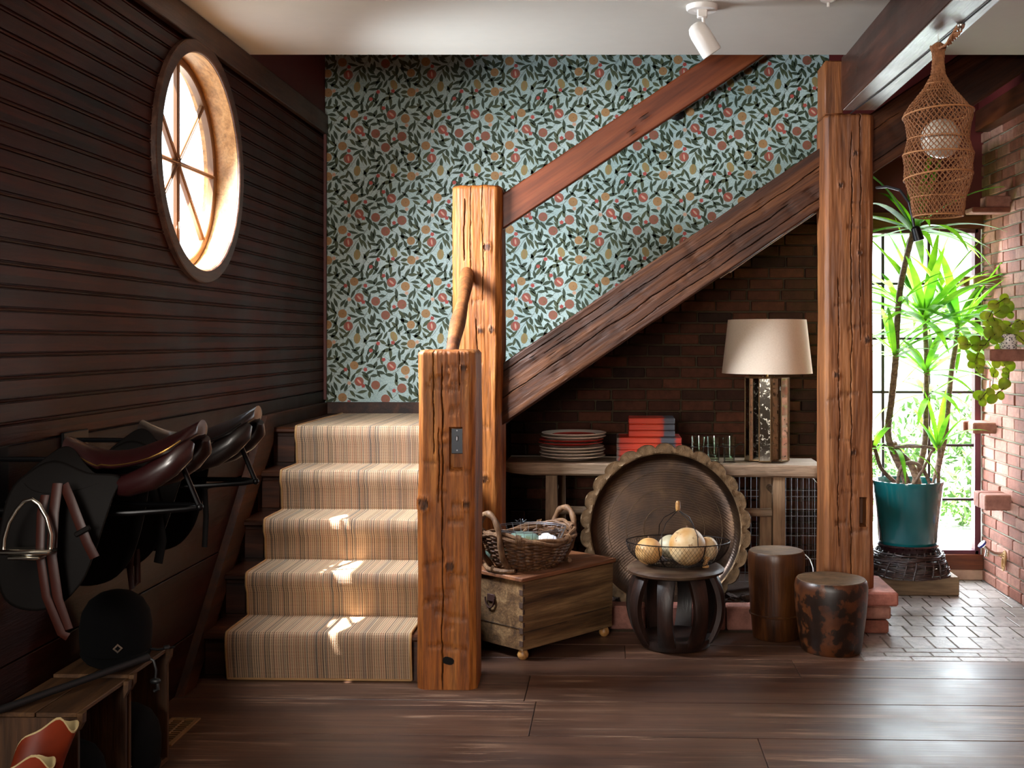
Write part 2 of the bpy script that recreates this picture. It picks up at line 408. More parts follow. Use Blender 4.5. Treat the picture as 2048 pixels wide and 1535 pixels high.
M['squash'] = speckle('blue_green_squash', '#43554b', '#6f8478', '#5c5c34', 12, .56)
M['burn'] = speckle('scorched_log', '#5a3015', '#35190b', '#120905', 15, .47, .36)
def traymat():
    m, nt, b = newmat('aged_brass_tray'); v = mapped(nt)
    n = noiz(nt, v, 6, 6, .65); 
    sp = nd(nt, 'ShaderNodeVectorMath', operation='LENGTH'); nt.links.new(v, sp.inputs[0])
    rg = noiz(nt, None, 60, 3)
    w = nd(nt, 'ShaderNodeTexWave', wave_type='RINGS', rings_direction='Y'); w.inputs['Scale'].default_value = 26; w.inputs['Distortion'].default_value = 1.2
    nt.links.new(v, w.inputs['Vector'])
    c = ramp(nt, n, [(.3, hx('#1d1410')), (.55, hx('#3a281b')), (.75, hx('#54402a'))])
    c = mixc(nt, .18, c, w.outputs[0], 'MULTIPLY')
    nt.links.new(c, b.inputs['Base Color']); b.inputs['Metallic'].default_value = .7; b.inputs['Roughness'].default_value = .30
    bump(nt, b, mth(nt, 'ADD', n, mth(nt, 'MULTIPLY', w.outputs['Fac'], .15)), .35, .004); return m
M['tray'] = traymat()
M['trayrim'] = plain('aged_brass_rim', '#5b4630', .42, .7, var=.3, vs=30, bmp=.5)
def bookmat(name):
    m, nt, b = newmat(name); tc = nd(nt, 'ShaderNodeTexCoord'); sx = nd(nt, 'ShaderNodeSeparateXYZ'); nt.links.new(tc.outputs['Object'], sx.inputs[0])
    nz = noiz(nt, mapped(nt, (.6, .6, 60)), 7, 3, .7, 0); x = mth(nt, 'ADD', sx.outputs[0], mth(nt, 'MULTIPLY', mth(nt, 'SUBTRACT', nz, .5), .05))
    g = '#4a4c54'; r_ = '#d63c1c'; r2 = '#b5301c'
    f = ramp(nt, mth(nt, 'ADD', mth(nt, 'MULTIPLY', x, 2.6), .5), [(0, hx('#5a5048')), (.075, hx('#5a5048')), (.10, hx(r2)), (.3, hx(r_)), (.6, hx('#cf4320')), (.655, hx(r2)), (.675, hx(g)), (.85, hx(g)), (.88, hx(r2)), (1, hx('#a8281c'))])
    ln = noiz(nt, mapped(nt, (.01, .01, 1)), 330, 2, .5)
    c = mixc(nt, .45, f, ramp(nt, ln, [(.38, (.25, .22, .22, 1)), (.55, (1, 1, 1, 1))]), 'MULTIPLY')
    nt.links.new(c, b.inputs['Base Color']); b.inputs['Roughness'].default_value = .6; bump(nt, b, ln, .5, .003); return m
M['book'] = bookmat('striped_orange_stack')
def carpetmat():
    m, nt, b = newmat('striped_sisal_runner')
    uv = nd(nt, 'ShaderNodeUVMap'); sx = nd(nt, 'ShaderNodeSeparateXYZ'); nt.links.new(uv.outputs[0], sx.inputs[0])
    U, V = sx.outputs[0], sx.outputs[1]
    def n1(sc, seed, w=None):
        n = nd(nt, 'ShaderNodeTexNoise', noise_dimensions='1D'); n.inputs['Scale'].default_value = sc; n.inputs['Detail'].default_value = 1.5
        nt.links.new(mth(nt, 'ADD', U, seed), n.inputs['W']); return n.outputs['Fac']
    # coloured weft stitches: hue changes in narrow bands across the width
    band = ramp(nt, n1(95, 3.0), [(.30, hx('#33363c')), (.40, hx('#7a3f30')), (.47, hx('#4a4238')), (.53, hx('#6e4a38')), (.60, hx('#8a3a2a')), (.70, hx('#3b3d3c'))])
    warp = ramp(nt, n1(40, 9.0), [(.35, hx('#b09679')), (.55, hx('#c9ad8c')), (.7, hx('#9c8d79'))])
    fr = mth(nt, 'FRACT', mth(nt, 'MULTIPLY', U, 1 / .0092)); frv = mth(nt, 'FRACT', mth(nt, 'MULTIPLY', V, 1 / .0062))
    inb = mth(nt, 'MULTIPLY', mth(nt, 'GREATER_THAN', fr, .30), mth(nt, 'LESS_THAN', fr, .94))
    dash = mth(nt, 'MULTIPLY', inb, mth(nt, 'GREATER_THAN', frv, .5))
    c = mixc(nt, dash, warp, band)
    c = mixc(nt, mth(nt, 'MULTIPLY', mth(nt, 'GREATER_THAN', n1(120, 5), .66), .8), c, hx('#3a3a3e'))
    nt.links.new(c, b.inputs['Base Color']); b.inputs['Roughness'].default_value = .9; b.inputs['Specular IOR Level'].default_value = .15
    h = mth(nt, 'ADD', mth(nt, 'PINGPONG', mth(nt, 'MULTIPLY', V, 1 / .0062), .5), mth(nt, 'MULTIPLY', dash, -.4))
    bump(nt, b, h, .5, .003); return m
M['runner'] = carpetmat()
M['binding'] = plain('runner_binding', '#b08a5c', .8)

# ================================================================= STRUCTURE
XL, XR, YB, ZC = -1.73, 2.157, 6.73, 2.745
WY, WZ, WR = 4.69, 2.145, .50       # the round window
def panel_with_hole(mb, x, prof, y0, y1, R_, mi=0, hole=True):
    """prof: list of (dx, z). Horizontal strips along Y, cut by a circle."""
    for i in range(len(prof) - 1):
        (a, z0), (b, z1) = prof[i], prof[i + 1]
        d0 = R_ ** 2 - (z0 - WZ) ** 2; d1 = R_ ** 2 - (z1 - WZ) ** 2
        if not hole or (d0 <= 0 and d1 <= 0):
            mb.quad((x + a, y0, z0), (x + a, y1, z0), (x + b, y1, z1), (x + b, y0, z1), mi); continue
        e0 = sqrt(max(0, d0)); e1 = sqrt(max(0, d1))
        mb.quad((x + a, y0, z0), (x + a, WY - e0, z0), (x + b, WY - e1, z1), (x + b, y0, z1), mi)
        mb.quad((x + a, WY + e0, z0), (x + a, y1, z0), (x + b, y1, z1), (x + b, WY + e1, z1), mi)
Y0 = -3.0
mb = MB(); z = 1.108; pitch = .0655
while z < 2.62:
    z1 = min(z + pitch, 2.63)
    p = [(0, z + .0005), (0, z + .0485 * .5), (0, z + .0485), (-.006, z + .0500), (-.006, z + .0515), (-.0005, z + .0535), (.002, z + .0570), (-.0005, z + .0605), (-.006, z + .0625), (-.006, z + .0645), (0, z + .0655)]
    p = [q for q in p if q[1] <= z1 + 1e-6]
    panel_with_hole(mb, XL, p, Y0, YB, .475); z += pitch
wl = struct(mb.build('wall_left', M['bead'], None, False))
mb = MB()   # wide boards under the bead boards
for (a, b_) in ((-.02, .20), (.205, .475), (.48, .77), (.775, 1.10)):
    mb.box((XL - .01, (Y0 + YB) / 2, (a + b_) / 2), (.02, YB - Y0, b_ - a), bev=.002)
mb.build('wide_boards', wood('wide_wall_board', ['#170805', '#2c100a', '#3d1810'], 1, .7, .42, .3, island=.3, seed=21, blotch=.5, spec=.15), wl, False)
mb = MB(); mb.box((XL + .008, (Y0 + YB) / 2, 2.688), (.03, YB - Y0, .115), bev=.004); struct(mb.build('trim_1', M['ring']))
mb = MB(); mb.box((XL - .03, (Y0 + YB) / 2, .5), (.02, YB - Y0, 1.2))     # outer skin of the left wall
nz = 24; pr = [(0, WZ - .47 + .94 * i / nz) for i in range(nz + 1)]; pr = [(0, 1.0)] + pr + [(0, 5.2)]
panel_with_hole(mb, XL - .14, pr, Y0, YB + .1, .465)
mb.box((XL - .085, WY, 2.7), (.11, YB - Y0, .1))
struct(mb.build('wall_left_outer', M['siding'], None, False))
mb = MB(); pr = [(0, WZ - .472 + .944 * i / nz) for i in range(nz + 1)]; panel_with_hole(mb, XL - .022, [(0, -.05)] + pr + [(0, 5.2)], Y0, YB + .1, .472)
struct(mb.build('wall_left_core', M['bead'], None, False))
mb = MB(); mb.box((.25, 1.9, 5.35), (4.6, 10.2, .08)); mb.box((.36, 1.2, 3.05), (4.44, 8.0, .06)); struct(mb.build('roof', M['roofing'], None, False))
# upper wall of the stairwell, painted red
mb = MB(); mb.quad((XL + .002, 5.27, ZC), (XL + .002, YB + .3, ZC), (XL + .002, YB + .3, 5.2), (XL + .002, 5.27, 5.2))
struct(mb.build('wall_left_upper', M['red'], None, False))

# round window
w1 = struct(empty('window_1', (XL, WY, WZ)))
def ring(mb, r0, r1, x0, x1, n=96, mi=0, bv=.004):
    prof = [(r0, x0), (r0, x1 - bv), (r0 + bv, x1), (r1 - bv, x1), (r1, x1 - bv), (r1, x0)]
    vs = []
    for (r, x) in prof:
        for k in range(n):
            a = 2 * pi * k / n; vs.append((x, r * cos(a), r * sin(a)))
    m_ = len(prof); fs = [(i * n + k, i * n + (k + 1) % n, ((i + 1) % m_) * n + (k + 1) % n, ((i + 1) % m_) * n + k) for i in range(m_) for k in range(n)]
    mb.add(vs, fs, mi)
mb = MB(); ring(mb, .448, .502, -.01, .022); mb.build('window_casing', M['ring'], w1)
mb = MB(); ring(mb, .446, .475, -.145, .012, bv=.001); mb.build('window_jamb', M['jamb'], w1)
mb = MB(); ring(mb, .412, .446, -.115, -.085); sash = mb.build('window_sash', M['sash'], w1)
mb = MB()
for k in range(4):
    a = k * pi / 4
    mb.box((-.100, 0, 0), (.022, .84, .019), rot=Matrix.Rotation(a, 3, 'X'), bev=.004)
    mb.box((-.090, 0, 0), (.012, .84, .006), rot=Matrix.Rotation(a, 3, 'X'), bev=.002)
mb.lathe([(.0, -.0), (.018, 0), (.018, .02), (0, .02)], n=16)
mb.v[-64:] = [(-.105 + v[2], v[0], v[1]) for v in mb.v[-64:]]
mb.build('muntins', M['sash'], sash)
mb = MB(); vs = [(-.104, .42 * cos(2 * pi * k / 48), .42 * sin(2 * pi * k / 48)) for k in range(48)]; mb.add(vs, [tuple(range(48))]); mb.build('window_pane', M['pane'], w1, False)

# ceiling
mb = MB(); mb.prism([(XL - .05, Y0, ZC), (XR + .1, Y0, ZC), (XR + .1, 5.41, ZC), (XL - .05, 5.28, ZC)], (0, 0, .02))
struct(mb.build('ceiling', M['paint'], None, False))
mb = MB(); mb.prism([(XL - .05, 5.27, ZC + .002), (XR + .1, 5.40, ZC + .002), (XR + .1, 5.28, ZC + .002), (XL - .05, 5.15, ZC + .002)], (0, 0, 2.6)); struct(mb.build('wall_stairwell_front', M['red'], None, False))
mb = MB(); mb.box((.2, 6.0, 5.25), (4.4, 1.9, .1)); struct(mb.build('ceiling_stairwell', M['red'], None, False))
# rear of the room
mb = MB(); mb.box((.2, Y0 - .05, 1.3), (4.2, .1, 3.2)); struct(mb.build('wall_front', M['rear'], None, False))

# brick builder
def bricks(mb, u0, u1, z0, z1, fn, L=.2, H=.0655, gap=.009, depth=.03, skip=(), jit=.002, bev=.004, bond=.5):
    r = 0; z = z0
    while z < z1 - .01:
        h = min(H, z1 - z); u = u0 - (L * bond if r % 2 else 0) - R.random() * .02
        while u < u1:
            l = L * R.choice((1, 1, 1, .96, 1.03, .5 if R.random() < .25 else 1))
            a, b_ = max(u, u0), min(u + l, u1)
            if b_ - a > .02 and not any(s[0] < (a + b_) / 2 < s[1] and s[2] < z + h / 2 < s[3] for s in skip):
                fn(mb, (a + b_) / 2 + R.uniform(-jit, jit), z + h / 2 + R.uniform(-jit, jit) * .6, b_ - a - gap, h - gap, R.uniform(-.004, .004), bev)
            u += l
        z += H; r += 1
def onX(mb, u, z, l, h, d, bv): mb.box((XR + .012 + d, u, z), (.03, l, h), rot=Matrix.Rotation(R.uniform(-.012, .012), 3, 'X'), bev=bv)
mb = MB(); mb.box((XR + .06, 2.0, 1.5), (.1, 9.6, 3.1), mi=1)
bricks(mb, 3.6, YB, .0, 2.62, onX, skip=())
mb.box((XR + .005, 0.3, 1.31), (.012, 6.6, 2.62), mi=0)
wr = struct(mb.build('wall_right', [M['brickR'], M['mortarR']], None, False))
mb = MB(); mb.box((XR - .03, 4.5, 2.66), (.1, 4.2, .12), bev=.004); struct(mb.build('trim_2', wood('ledger_wood', ['#2a140c', '#5e2f17', '#8a4c22'], 1, 1, .45, .2, seed=61)))
mb = MB(); mb.box((XR + .03, 6.0, 4.0), (.1, 2.0, 2.6)); struct(mb.build('wall_right_upper', M['red'], None, False))

# back wall: brick under the stairs, paper above the flight, red paint over the garden window
WX0, WX1 = 1.317, 2.135
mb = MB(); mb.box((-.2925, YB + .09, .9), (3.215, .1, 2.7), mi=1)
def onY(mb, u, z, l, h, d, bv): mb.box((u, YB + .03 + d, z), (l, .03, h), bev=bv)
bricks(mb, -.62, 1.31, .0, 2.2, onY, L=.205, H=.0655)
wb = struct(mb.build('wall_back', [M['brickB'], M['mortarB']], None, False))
mb = MB(); mb.box((.2, YB + .2, 3.66), (4.3, .1, 3.1)); struct(mb.build('wall_back_outer', M['siding'], None, False)).location = (0, .0, 0.0)
bpy.data.objects['wall_back_outer'].scale = (1, 1, 1)
mb = MB()
ZT = 2.046; ZS = .152
mb.box(((WX0 + WX1) / 2 + .02, YB + .03, 3.7), (WX1 - WX0 + .14, .06, 3.1))
mb.build('red_panel', M['red'], wb, False)
mb = MB(); mb.box(((1.2 + XR) / 2, YB - .005, (2.141 + ZT) / 2 + .01), (XR - 1.2, .07, .10), bev=.004); struct(mb.build('trim_3', M['header']))
mb = MB(); mb.box(((1.25 + XR) / 2, YB + .01, .108), (XR - 1.25, .08, .088), bev=.003); struct(mb.build('trim_4', M['header']))
mb = MB(); mb.box(((1.25 + XR) / 2, YB + .015, .032), (XR - 1.25, .09, .064), bev=.006); struct(mb.build('trim_5', plain('pale_stone', '#b99a86', .85, bmp=.4, vs=20)))
w2 = struct(empty('window_2', ((WX0 + WX1) / 2, YB, 1.1)))
def rel(mb, parent): 
    l = Vector(parent.location); mb.v = [(a - l.x, b - l.y, c - l.z) for (a, b, c) in mb.v]; return mb
mb = MB()
for (x, w) in ((WX0, .03), (WX1 - .005, .035)): mb.box((x, YB + .02, (ZT + ZS) / 2), (w, .07, ZT - ZS + .02), bev=.003)
for (zz, w) in ((ZT, .03), (ZS + .005, .035)): mb.box(((WX0 + WX1) / 2, YB + .02, zz), (WX1 - WX0, .07, w), bev=.003)
rel(mb, w2).build('window_frame', M['redtrim'], w2)
mb = MB()
for x in (1.586, 1.855): mb.box((x, YB + .03, (ZT + ZS) / 2), (.016, .03, ZT - ZS), bev=.002)
for zz in (1.737, 1.413, 1.098, .785, .467): mb.box(((WX0 + WX1) / 2, YB + .03, zz), (WX1 - WX0, .028, .014), bev=.002)
rel(mb, w2).build('muntins', M['muntin'], w2)
mb = MB(); mb.quad((WX0, YB + .045, ZS), (WX1, YB + .045, ZS), (WX1, YB + .045, ZT), (WX0, YB + .045, ZT)); rel(mb, w2).build('window_pane', M['pane'], w2, False)

# ---- wallpaper: a generic fruit and leaf repeat
def wallpaper():
    r = random.Random(21); T = .50
    mats = [None, plain('paper_stem', '#6e7468', .7), plain('paper_leaf', '#33402c', .7, var=.1), plain('paper_leaf_olive', '#444c30', .7, var=.1),
            plain('paper_ochre_fruit', '#9c7448', .7, var=.12), plain('paper_rust_fruit', '#8c5440', .7, var=.12), plain('paper_lemon', '#8f7d4c', .7, var=.1),
            plain('paper_red', '#a8443c', .7), plain('paper_pale', '#c29a80', .7), plain('paper_fruit_line', '#7c5a34', .7)]
    m, nt, b = newmat('paper_ground'); v = mapped(nt)
    c = ramp(nt, noiz(nt, v, 3, 3), [(.3, hx('#9fb4ac')), (.7, hx('#b8c8c3'))])
    vo = nd(nt, 'ShaderNodeTexVoronoi', feature='DISTANCE_TO_EDGE'); vo.inputs['Scale'].default_value = 75; nt.links.new(v, vo.inputs['Vector'])
    c = mixc(nt, ramp(nt, vo.outputs['Distance'], [(.02, (.42, .42, .42, 1)), (.10, (0, 0, 0, 1))]), c, hx('#5c7a80'))
    nt.links.new(c, b.inputs['Base Color']); b.inputs['Roughness'].default_value = .55; mats[0] = m
    items = []   # (layer, mat, polygon around origin in tile coords)
    occ = []
    def free(x, y, d):
        for (a, b_, e) in occ:
            dx = abs(x - a) % T; dx = min(dx, T - dx); dy = abs(y - b_) % T; dy = min(dy, T - dy)
            if dx * dx + dy * dy < (d + e) ** 2: return False
        return True
    def disc(x, y, a, b_, rot, mi, lay, n=12, wob=0):
        P = []
        for k in range(n):
            t = 2 * pi * k / n; q = 1 + wob * sin(5 * t); u, w = a * q * cos(t), b_ * q * sin(t)
            P.append((x + u * cos(rot) - w * sin(rot), y + u * sin(rot) + w * cos(rot)))
        items.append((lay, mi, P))
    def leaf(x, y, ang, L, w, mi, bend=0):
        c0, c1 = [], []
        for k in range(7):
            t = k / 6; q = w * sin(pi * min(1, t * .97 + .03)) ** .8 * (1 if t < .5 else 1 - (t - .5) * .5)
            a = ang + bend * (t - .5); cx = x + L * t * cos(ang) - bend * L * t * t * .35 * sin(ang); cy = y + L * t * sin(ang) + bend * L * t * t * .35 * cos(ang)
            c0.append((cx - q * sin(a), cy + q * cos(a))); c1.append((cx + q * sin(a), cy - q * cos(a)))
        items.append((2, mi, c0 + c1[::-1][0:]))
    def stem(pts, w):
        for i in range(len(pts) - 1):
            (x0, y0), (x1, y1) = pts[i], pts[i + 1]; d = math.hypot(x1 - x0, y1 - y0) or 1; nx, ny = -(y1 - y0) / d * w, (x1 - x0) / d * w
            items.append((1, 1, [(x0 + nx, y0 + ny), (x1 + nx, y1 + ny), (x1 - nx, y1 - ny), (x0 - nx, y0 - ny)]))
    fr = []
    tries = 0
    while len(fr) < 13 and tries < 9000:
        tries += 1; x, y = r.random() * T, r.random() * T
        rr = r.uniform(.025, .029)
        if free(x, y, rr + .013 + max(0, .012 - tries * 1e-5)): fr.append((x, y, rr)); occ.append((x, y, rr))
    for i, (x, y, rr) in enumerate(fr):
        k = (i * 7) % 5; ro = r.uniform(0, 6.28)
        if k < 2: disc(x, y, rr, rr * .97, ro, 4, 3, 16); disc(x + .003, y, .0032, .0032, 0, 9, 4, 6)
        elif k == 2:
            disc(x, y, rr * 1.02, rr, ro, 5, 3, 16); disc(x, y, rr * .42, rr * .9, ro * .2, 7, 4, 12); disc(x + .001, y, rr * .2, rr * .62, ro * .2, 8, 5, 10)
        elif k == 3: disc(x, y, rr * .72, rr * 1.12, r.uniform(-.4, .4), 6, 3, 16); disc(x - .002, y, rr * .12, rr * .9, 0, 4, 4, 8)
        else:
            disc(x, y, rr, rr, ro, 5, 3, 16); disc(x + rr * .3, y - rr * .2, rr * .24, rr * .24, 0, 9, 4, 6)
    # wandering stems that close on the repeat
    for j in range(3):
        off = j * T / 3; ph = j * 2.1; pts = []
        for k in range(41):
            t = k / 40; x = t * T; y = off + t * T + .020 * sin(2 * pi * t * 2 + ph) + .009 * sin(2 * pi * t * 5 + ph * 2)
            pts.append((x, y))
        stem(pts, .0014)
        for k in range(0, 40, 1):
            x, y = pts[k]; a = atan2(pts[k + 1][1] - y, pts[k + 1][0] - x); sgn = 1 if k % 2 else -1
            if k % 3 == 0:
                la = a + sgn * r.uniform(.6, 1.1); ln = r.uniform(.04, .07); tw = [(x + ln * t * cos(la) - .3 * ln * t * t * sin(la) * sgn, y + ln * t * sin(la) + .3 * ln * t * t * cos(la) * sgn) for t in (0, .33, .66, 1)]
                stem(tw, .0009)
                for q in (1, 2, 3):
                    lx, ly = tw[q]; L = r.uniform(.045, .070); b2 = la + (-1) ** q * r.uniform(.5, 1.0) * (q < 3)
                    mx, my = lx + L * .55 * cos(b2), ly + L * .55 * sin(b2)
                    if free(mx, my, .0125): leaf(lx, ly, b2, L, r.uniform(.0085, .0115), r.choice((2, 2, 3)), r.uniform(-.8, .8)); occ.append((mx, my, .011))
    tries = 0; n = 0
    while n < 72 and tries < 30000:
        tries += 1; x, y = r.random() * T, r.random() * T; a = r.choice((r.uniform(.5, 1.4), r.uniform(1.6, 2.6), r.uniform(-1.2, -.3), r.uniform(0, 6.28))); L = r.uniform(.046, .078)
        if all(free(x + L * t * cos(a), y + L * t * sin(a), .0068) for t in (.1, .35, .6, .9)):
            leaf(x, y, a, L, r.uniform(.0075, .0115), r.choice((2, 2, 3)), r.uniform(-.9, .9)); stem([(x, y), (x - .02 * cos(a + .3), y - .02 * sin(a + .3))], .0008)
            for t in (.25, .7): occ.append((x + L * t * cos(a), y + L * t * sin(a), .0088))
            n += 1
    n = 0; tries = 0
    while n < 12 and tries < 8000:
        tries += 1; x, y = r.random() * T, r.random() * T
        if free(x, y, .0085):
            disc(x, y, .0115, .0115, r.random() * 6, 7 if n % 4 else 8, 3, 15, .22); disc(x, y, .002, .002, 0, 9, 4, 5); occ.append((x, y, .009)); n += 1
    mbw = MB(); y = YB + .004
    X0, X1 = XL + .004, 1.31
    # ground sheet: bottom follows the landing and the flight
    line = lambda X: 1.035 if X < -.58 else 1.035 + (X + .58) * .679
    mbw.add([(X0, y, 1.035), (-.58, y, 1.035), (X1, y, line(X1)), (X1, y, 5.2), (X0, y, 5.2)], [(0, 1, 2, 3, 4)], 0)
    for ti in range(7):
        for tj in range(9):
            ox, oz = X0 - .1 + ti * T, 1.0 - .12 + tj * T
            if oz > 3.6: continue
            for (lay, mi, P) in items:
                pts = [(ox + a, oz + b_) for (a, b_) in P]
                if min(p[0] for p in pts) > X1 or max(p[0] for p in pts) < X0: continue
                if any(p[1] < line(p[0]) - .02 for p in pts): continue
                pts = [(min(max(p[0], X0), X1), max(p[1], 1.036)) for p in pts]
                mbw.add([(p[0], y - .0005 * lay, p[1]) for p in pts], [tuple(range(len(pts)))], mi)
    mbw.build('wallpaper', mats, wb, False)
wallpaper()

# floor planks and brick pavers
mb = MB(); edges = [Y0, -2.6, -2.2, -1.85, -1.5, -1.12, -.75, -.4, -.02, .33, .7, 1.06, 1.4, 1.77, 2.12, 2.48, 2.83, 3.18, 3.55, 3.67, 4.022, 4.409, 4.755, 5.015, 5.24, 5.47]
edges = [e for e in edges if e != 3.55] 
for i in range(len(edges) - 1):
    a, b_ = edges[i], edges[i + 1]
    cuts = {20: [.90], 21: [.62]}
    splits = [XL - .02] + ([.78] if i == 21 else [.05] if i == 22 else [-.35] if i == 20 else [R.uniform(-.8, 1.2)]) + [XR + .02]
    if a > 5.0: splits[-1] = 1.1; splits = [q for q in splits if q <= 1.1]
    for j in range(len(splits) - 1):
        mb.box(((splits[j] + splits[j + 1]) / 2, (a + b_) / 2, -.012), (splits[j + 1] - splits[j] - .003, b_ - a - .005, .024), bev=.0015)
struct(mb.build('floor', M['floor'], None, False))
mb = MB(); mb.box((.2, 2.5, -.05), (4.5, 11.0, .04), mi=0)
mb.box((.2, 6.1, -.012), (4.0, 1.35, .02), mi=0)
struct(mb.build('floor_base', M['mortarB'], None, False))
mb = MB(); y = 5.018; r_ = 0
mb.box((1.65, 5.9, -.012), (1.1, 1.76, .012), mi=1)
while y < 6.76:
    L, wd = (.21, .068) if r_ < 3 else (.104, .205)
    x = 1.104 - (L * .5 if r_ % 2 else 0)
    while x < XR + .03:
        a, b_ = max(x, 1.104), x + L
        if b_ - a > .03: mb.box(((a + b_) / 2, y + wd / 2, -.009 + R.uniform(-.0012, .0012)), (b_ - a - .004, wd - .004, .014), rot=Matrix.Rotation(R.uniform(-.012, .012), 3, 'Z'), bev=.0035)
        x += L
    y += wd; r_ += 1
struct(mb.build('floor_brick', [M['paver'], M['mortarF']], None, False)).location.z = .002

# ================================================================= TIMBERS
def timber(name, Wd, Dp, L, mat, parent=None, seed=0, cham=.025, amp=.005, step=.011, ntot=170, cracks=(), knots=(), cuts=(), recess=None, fn=None, top=.012):
    """local box x: width, y: depth (front is -y), z: length"""
    hw, hd = Wd / 2, Dp / 2
    per = []; cham = min(cham, hw * .6, hd * .6)
    segs = [((-hw + cham, -hd), (hw - cham, -hd)), ((hw - cham, -hd), (hw, -hd + cham)), ((hw, -hd + cham), (hw, hd - cham)), ((hw, hd - cham), (hw - cham, hd)),
            ((hw - cham, hd), (-hw + cham, hd)), ((-hw + cham, hd), (-hw, hd - cham)), ((-hw, hd - cham), (-hw, -hd + cham)), ((-hw, -hd + cham), (-hw + cham, -hd))]
    wts = [5, 1.4, 1.6, .4, .8, .4, 1.6, 1.4]; lens = [math.hypot(b[0] - a[0], b[1] - a[1]) * w for (a, b), w in zip(segs, wts)]; tot = sum(lens)
    for (a, b_), l in zip(segs, lens):
        n = max(2, int(ntot * l / tot))
        for k in range(n): t = k / n; per.append((a[0] + (b_[0] - a[0]) * t, a[1] + (b_[1] - a[1]) * t))
    N = len(per); rows = max(4, int(L / step)); vs = []; mk = []
    for i in range(rows + 1):
        z = L * i / rows
        k = 1.0
        if top:
            d = min(z, L - z) if fn == 'both' else L - z
            if d < top: k = 1 - .10 * (1 - d / top) ** 2
        for (x, y) in per:
            nrm = Vector((x / hw, y / hd, 0)); nrm = Vector((nrm.x ** 5, nrm.y ** 5, 0)); nrm = nrm.normalized() if nrm.length > 1e-6 else nrm
            n1 = noise.noise(Vector((x * 5 + seed, y * 5, z * 1.6))); n2 = noise.noise(Vector((x * 28, y * 28 + seed, z * 4))); n3 = noise.noise(Vector((x * 90 + seed, y * 90, z * 9)))
            d = n1 * amp * 1.4 + n2 * amp * .5 + n3 * amp * .22; m = max(0, -n3 * .8 - .2) * .45
            if abs(y + hd) < .02 + cham * .0 or y < -hd + cham * .5:
                for (cx, z0, z1, w) in cracks:
                    if z0 < z < z1:
                        c0 = cx + .009 * noise.noise(Vector((0, seed + cx * 9, z * 7))) + .003 * noise.noise(Vector((3, seed, z * 30)))
                        e = abs(x - c0); ww = w * (.5 + .8 * abs(noise.noise(Vector((z * 5, cx, seed)))))
                        if e < ww: d -= .010 * (1 - e / ww) + .002; m = max(m, .95 * (1 - (e / ww) ** 2))
            if y < 0:
                for (kx, kz, kr) in knots:
                    e = math.hypot(x - kx, (z - kz))
                    if e < kr * 1.9:
                        if e < kr: d += .004 * (1 - (e / kr) ** 2) - .001; m = max(m, .62 + .25 * sin(e / kr * 9) ** 2)
                        else: d += .006 * (1 - (e - kr) / (kr * .9)); m = max(m, .5 if e < kr * 1.12 else 0)
            if y < -hd + cham * .5:
                for (cx, cz, hl, sl) in cuts:
                    if abs(x - cx) < hl:
                        e = abs(z - cz - (x - cx) * sl)
                        if e < step * .75: d -= .0035; m = max(m, .2)
                if recess and recess[0] < x < recess[1] and recess[2] < z < recess[3]: d -= recess[4]; m = max(m, .35)
            p = Vector((x, y, 0)) * k + nrm * d
            vs.append((p.x, p.y, z + (.004 * n2 if i in (0, rows) else 0))); mk.append(m)
    fs = []
    for i in range(rows):
        for k in range(N):
            l = (k + 1) % N; fs.append((i * N + k, i * N + l, (i + 1) * N + l, (i + 1) * N + k))
    vs.append((0, 0, 0)); vs.append((0, 0, L + .002)); mk += [.3, .1]; c0, c1 = len(vs) - 2, len(vs) - 1
    for k in range(N):
        l = (k + 1) % N; fs.append((c0, l, k)); fs.append((c1, rows * N + k, rows * N + l))
    mb = MB(); mb.add(vs, fs); return mb.build(name, mat, parent, attr=mk, ang=55)

# front newel post
def allcuts(seed, L, n, hw): 
    q = random.Random(seed); return [(q.uniform(-hw, hw) * .6, q.uniform(.1, L - .06), q.uniform(.02, .06), q.uniform(-.2, .35)) for _ in range(n)]
np_ = thing('newel_post', (-.675, 4.665, 0), 'short hewn orange timber post with recessed switch, beside the carpeted steps', 'post')
o = timber('post_shaft', .236, .245, 1.364, M['post'], np_, 3, .026, .006, cracks=((-.015, .0, 1.30, .004), (-.05, .95, 1.36, .0035), (.055, 1.2, 1.36, .003), (-.03, .75, 1.05, .003)),
           knots=((-.093, .745, .022), (.082, .742, .013), (.015, .495, .016), (.072, 1.295, .012)), cuts=allcuts(5, 1.36, 26, .1), recess=(.014, .066, .885, 1.055, .03))
mb = MB(); mb.lathe([(.0, -.0), (.019, 0), (.019, .006), (0, .006)], n=14, wob=lambda a, z: 1 + .25 * cos(a * 2 + .5)); mb.v = [(v[0], v[2], v[1]) for v in mb.v]
mb.build('peg_hole', plain('black_hole', '#050302', 1), o, loc=(.010, -.131, .118))
mb = MB(); mb.box((0, 0, 0), (.048, .006, .108), bev=.002); mb.box((0, -.004, .008), (.009, .012, .02), bev=.002, mi=1); mb.box((0, -.004, .04), (.005, .003, .005), mi=1); mb.box((0, -.004, -.04), (.005, .003, .005), mi=1)
mb.build('switch_plate', [M['switch'], M['galv']], np_, loc=(.042, -.0985, 1.0))['label'] = 'dark bronze toggle switch plate'
# tall post behind
tp = thing('tall_post', (-.680, 5.72, 0), 'tall hewn orange timber post where the handrail and the sloping beam meet', 'post')
timber('post_shaft', .243, .24, 2.172, M['post'], tp, 8, .03, .007, cracks=((-.03, 1.75, 2.17, .003), (.03, 1.6, 2.17, .003), (.0, .9, 1.5, .004), (-.06, 1.8, 2.1, .006)),
       knots=((.052, 1.865, .018), (.075, 1.455, .012), (.02, 1.45, .012), (.04, .72, .016)), cuts=allcuts(9, 2.1, 14, .1))
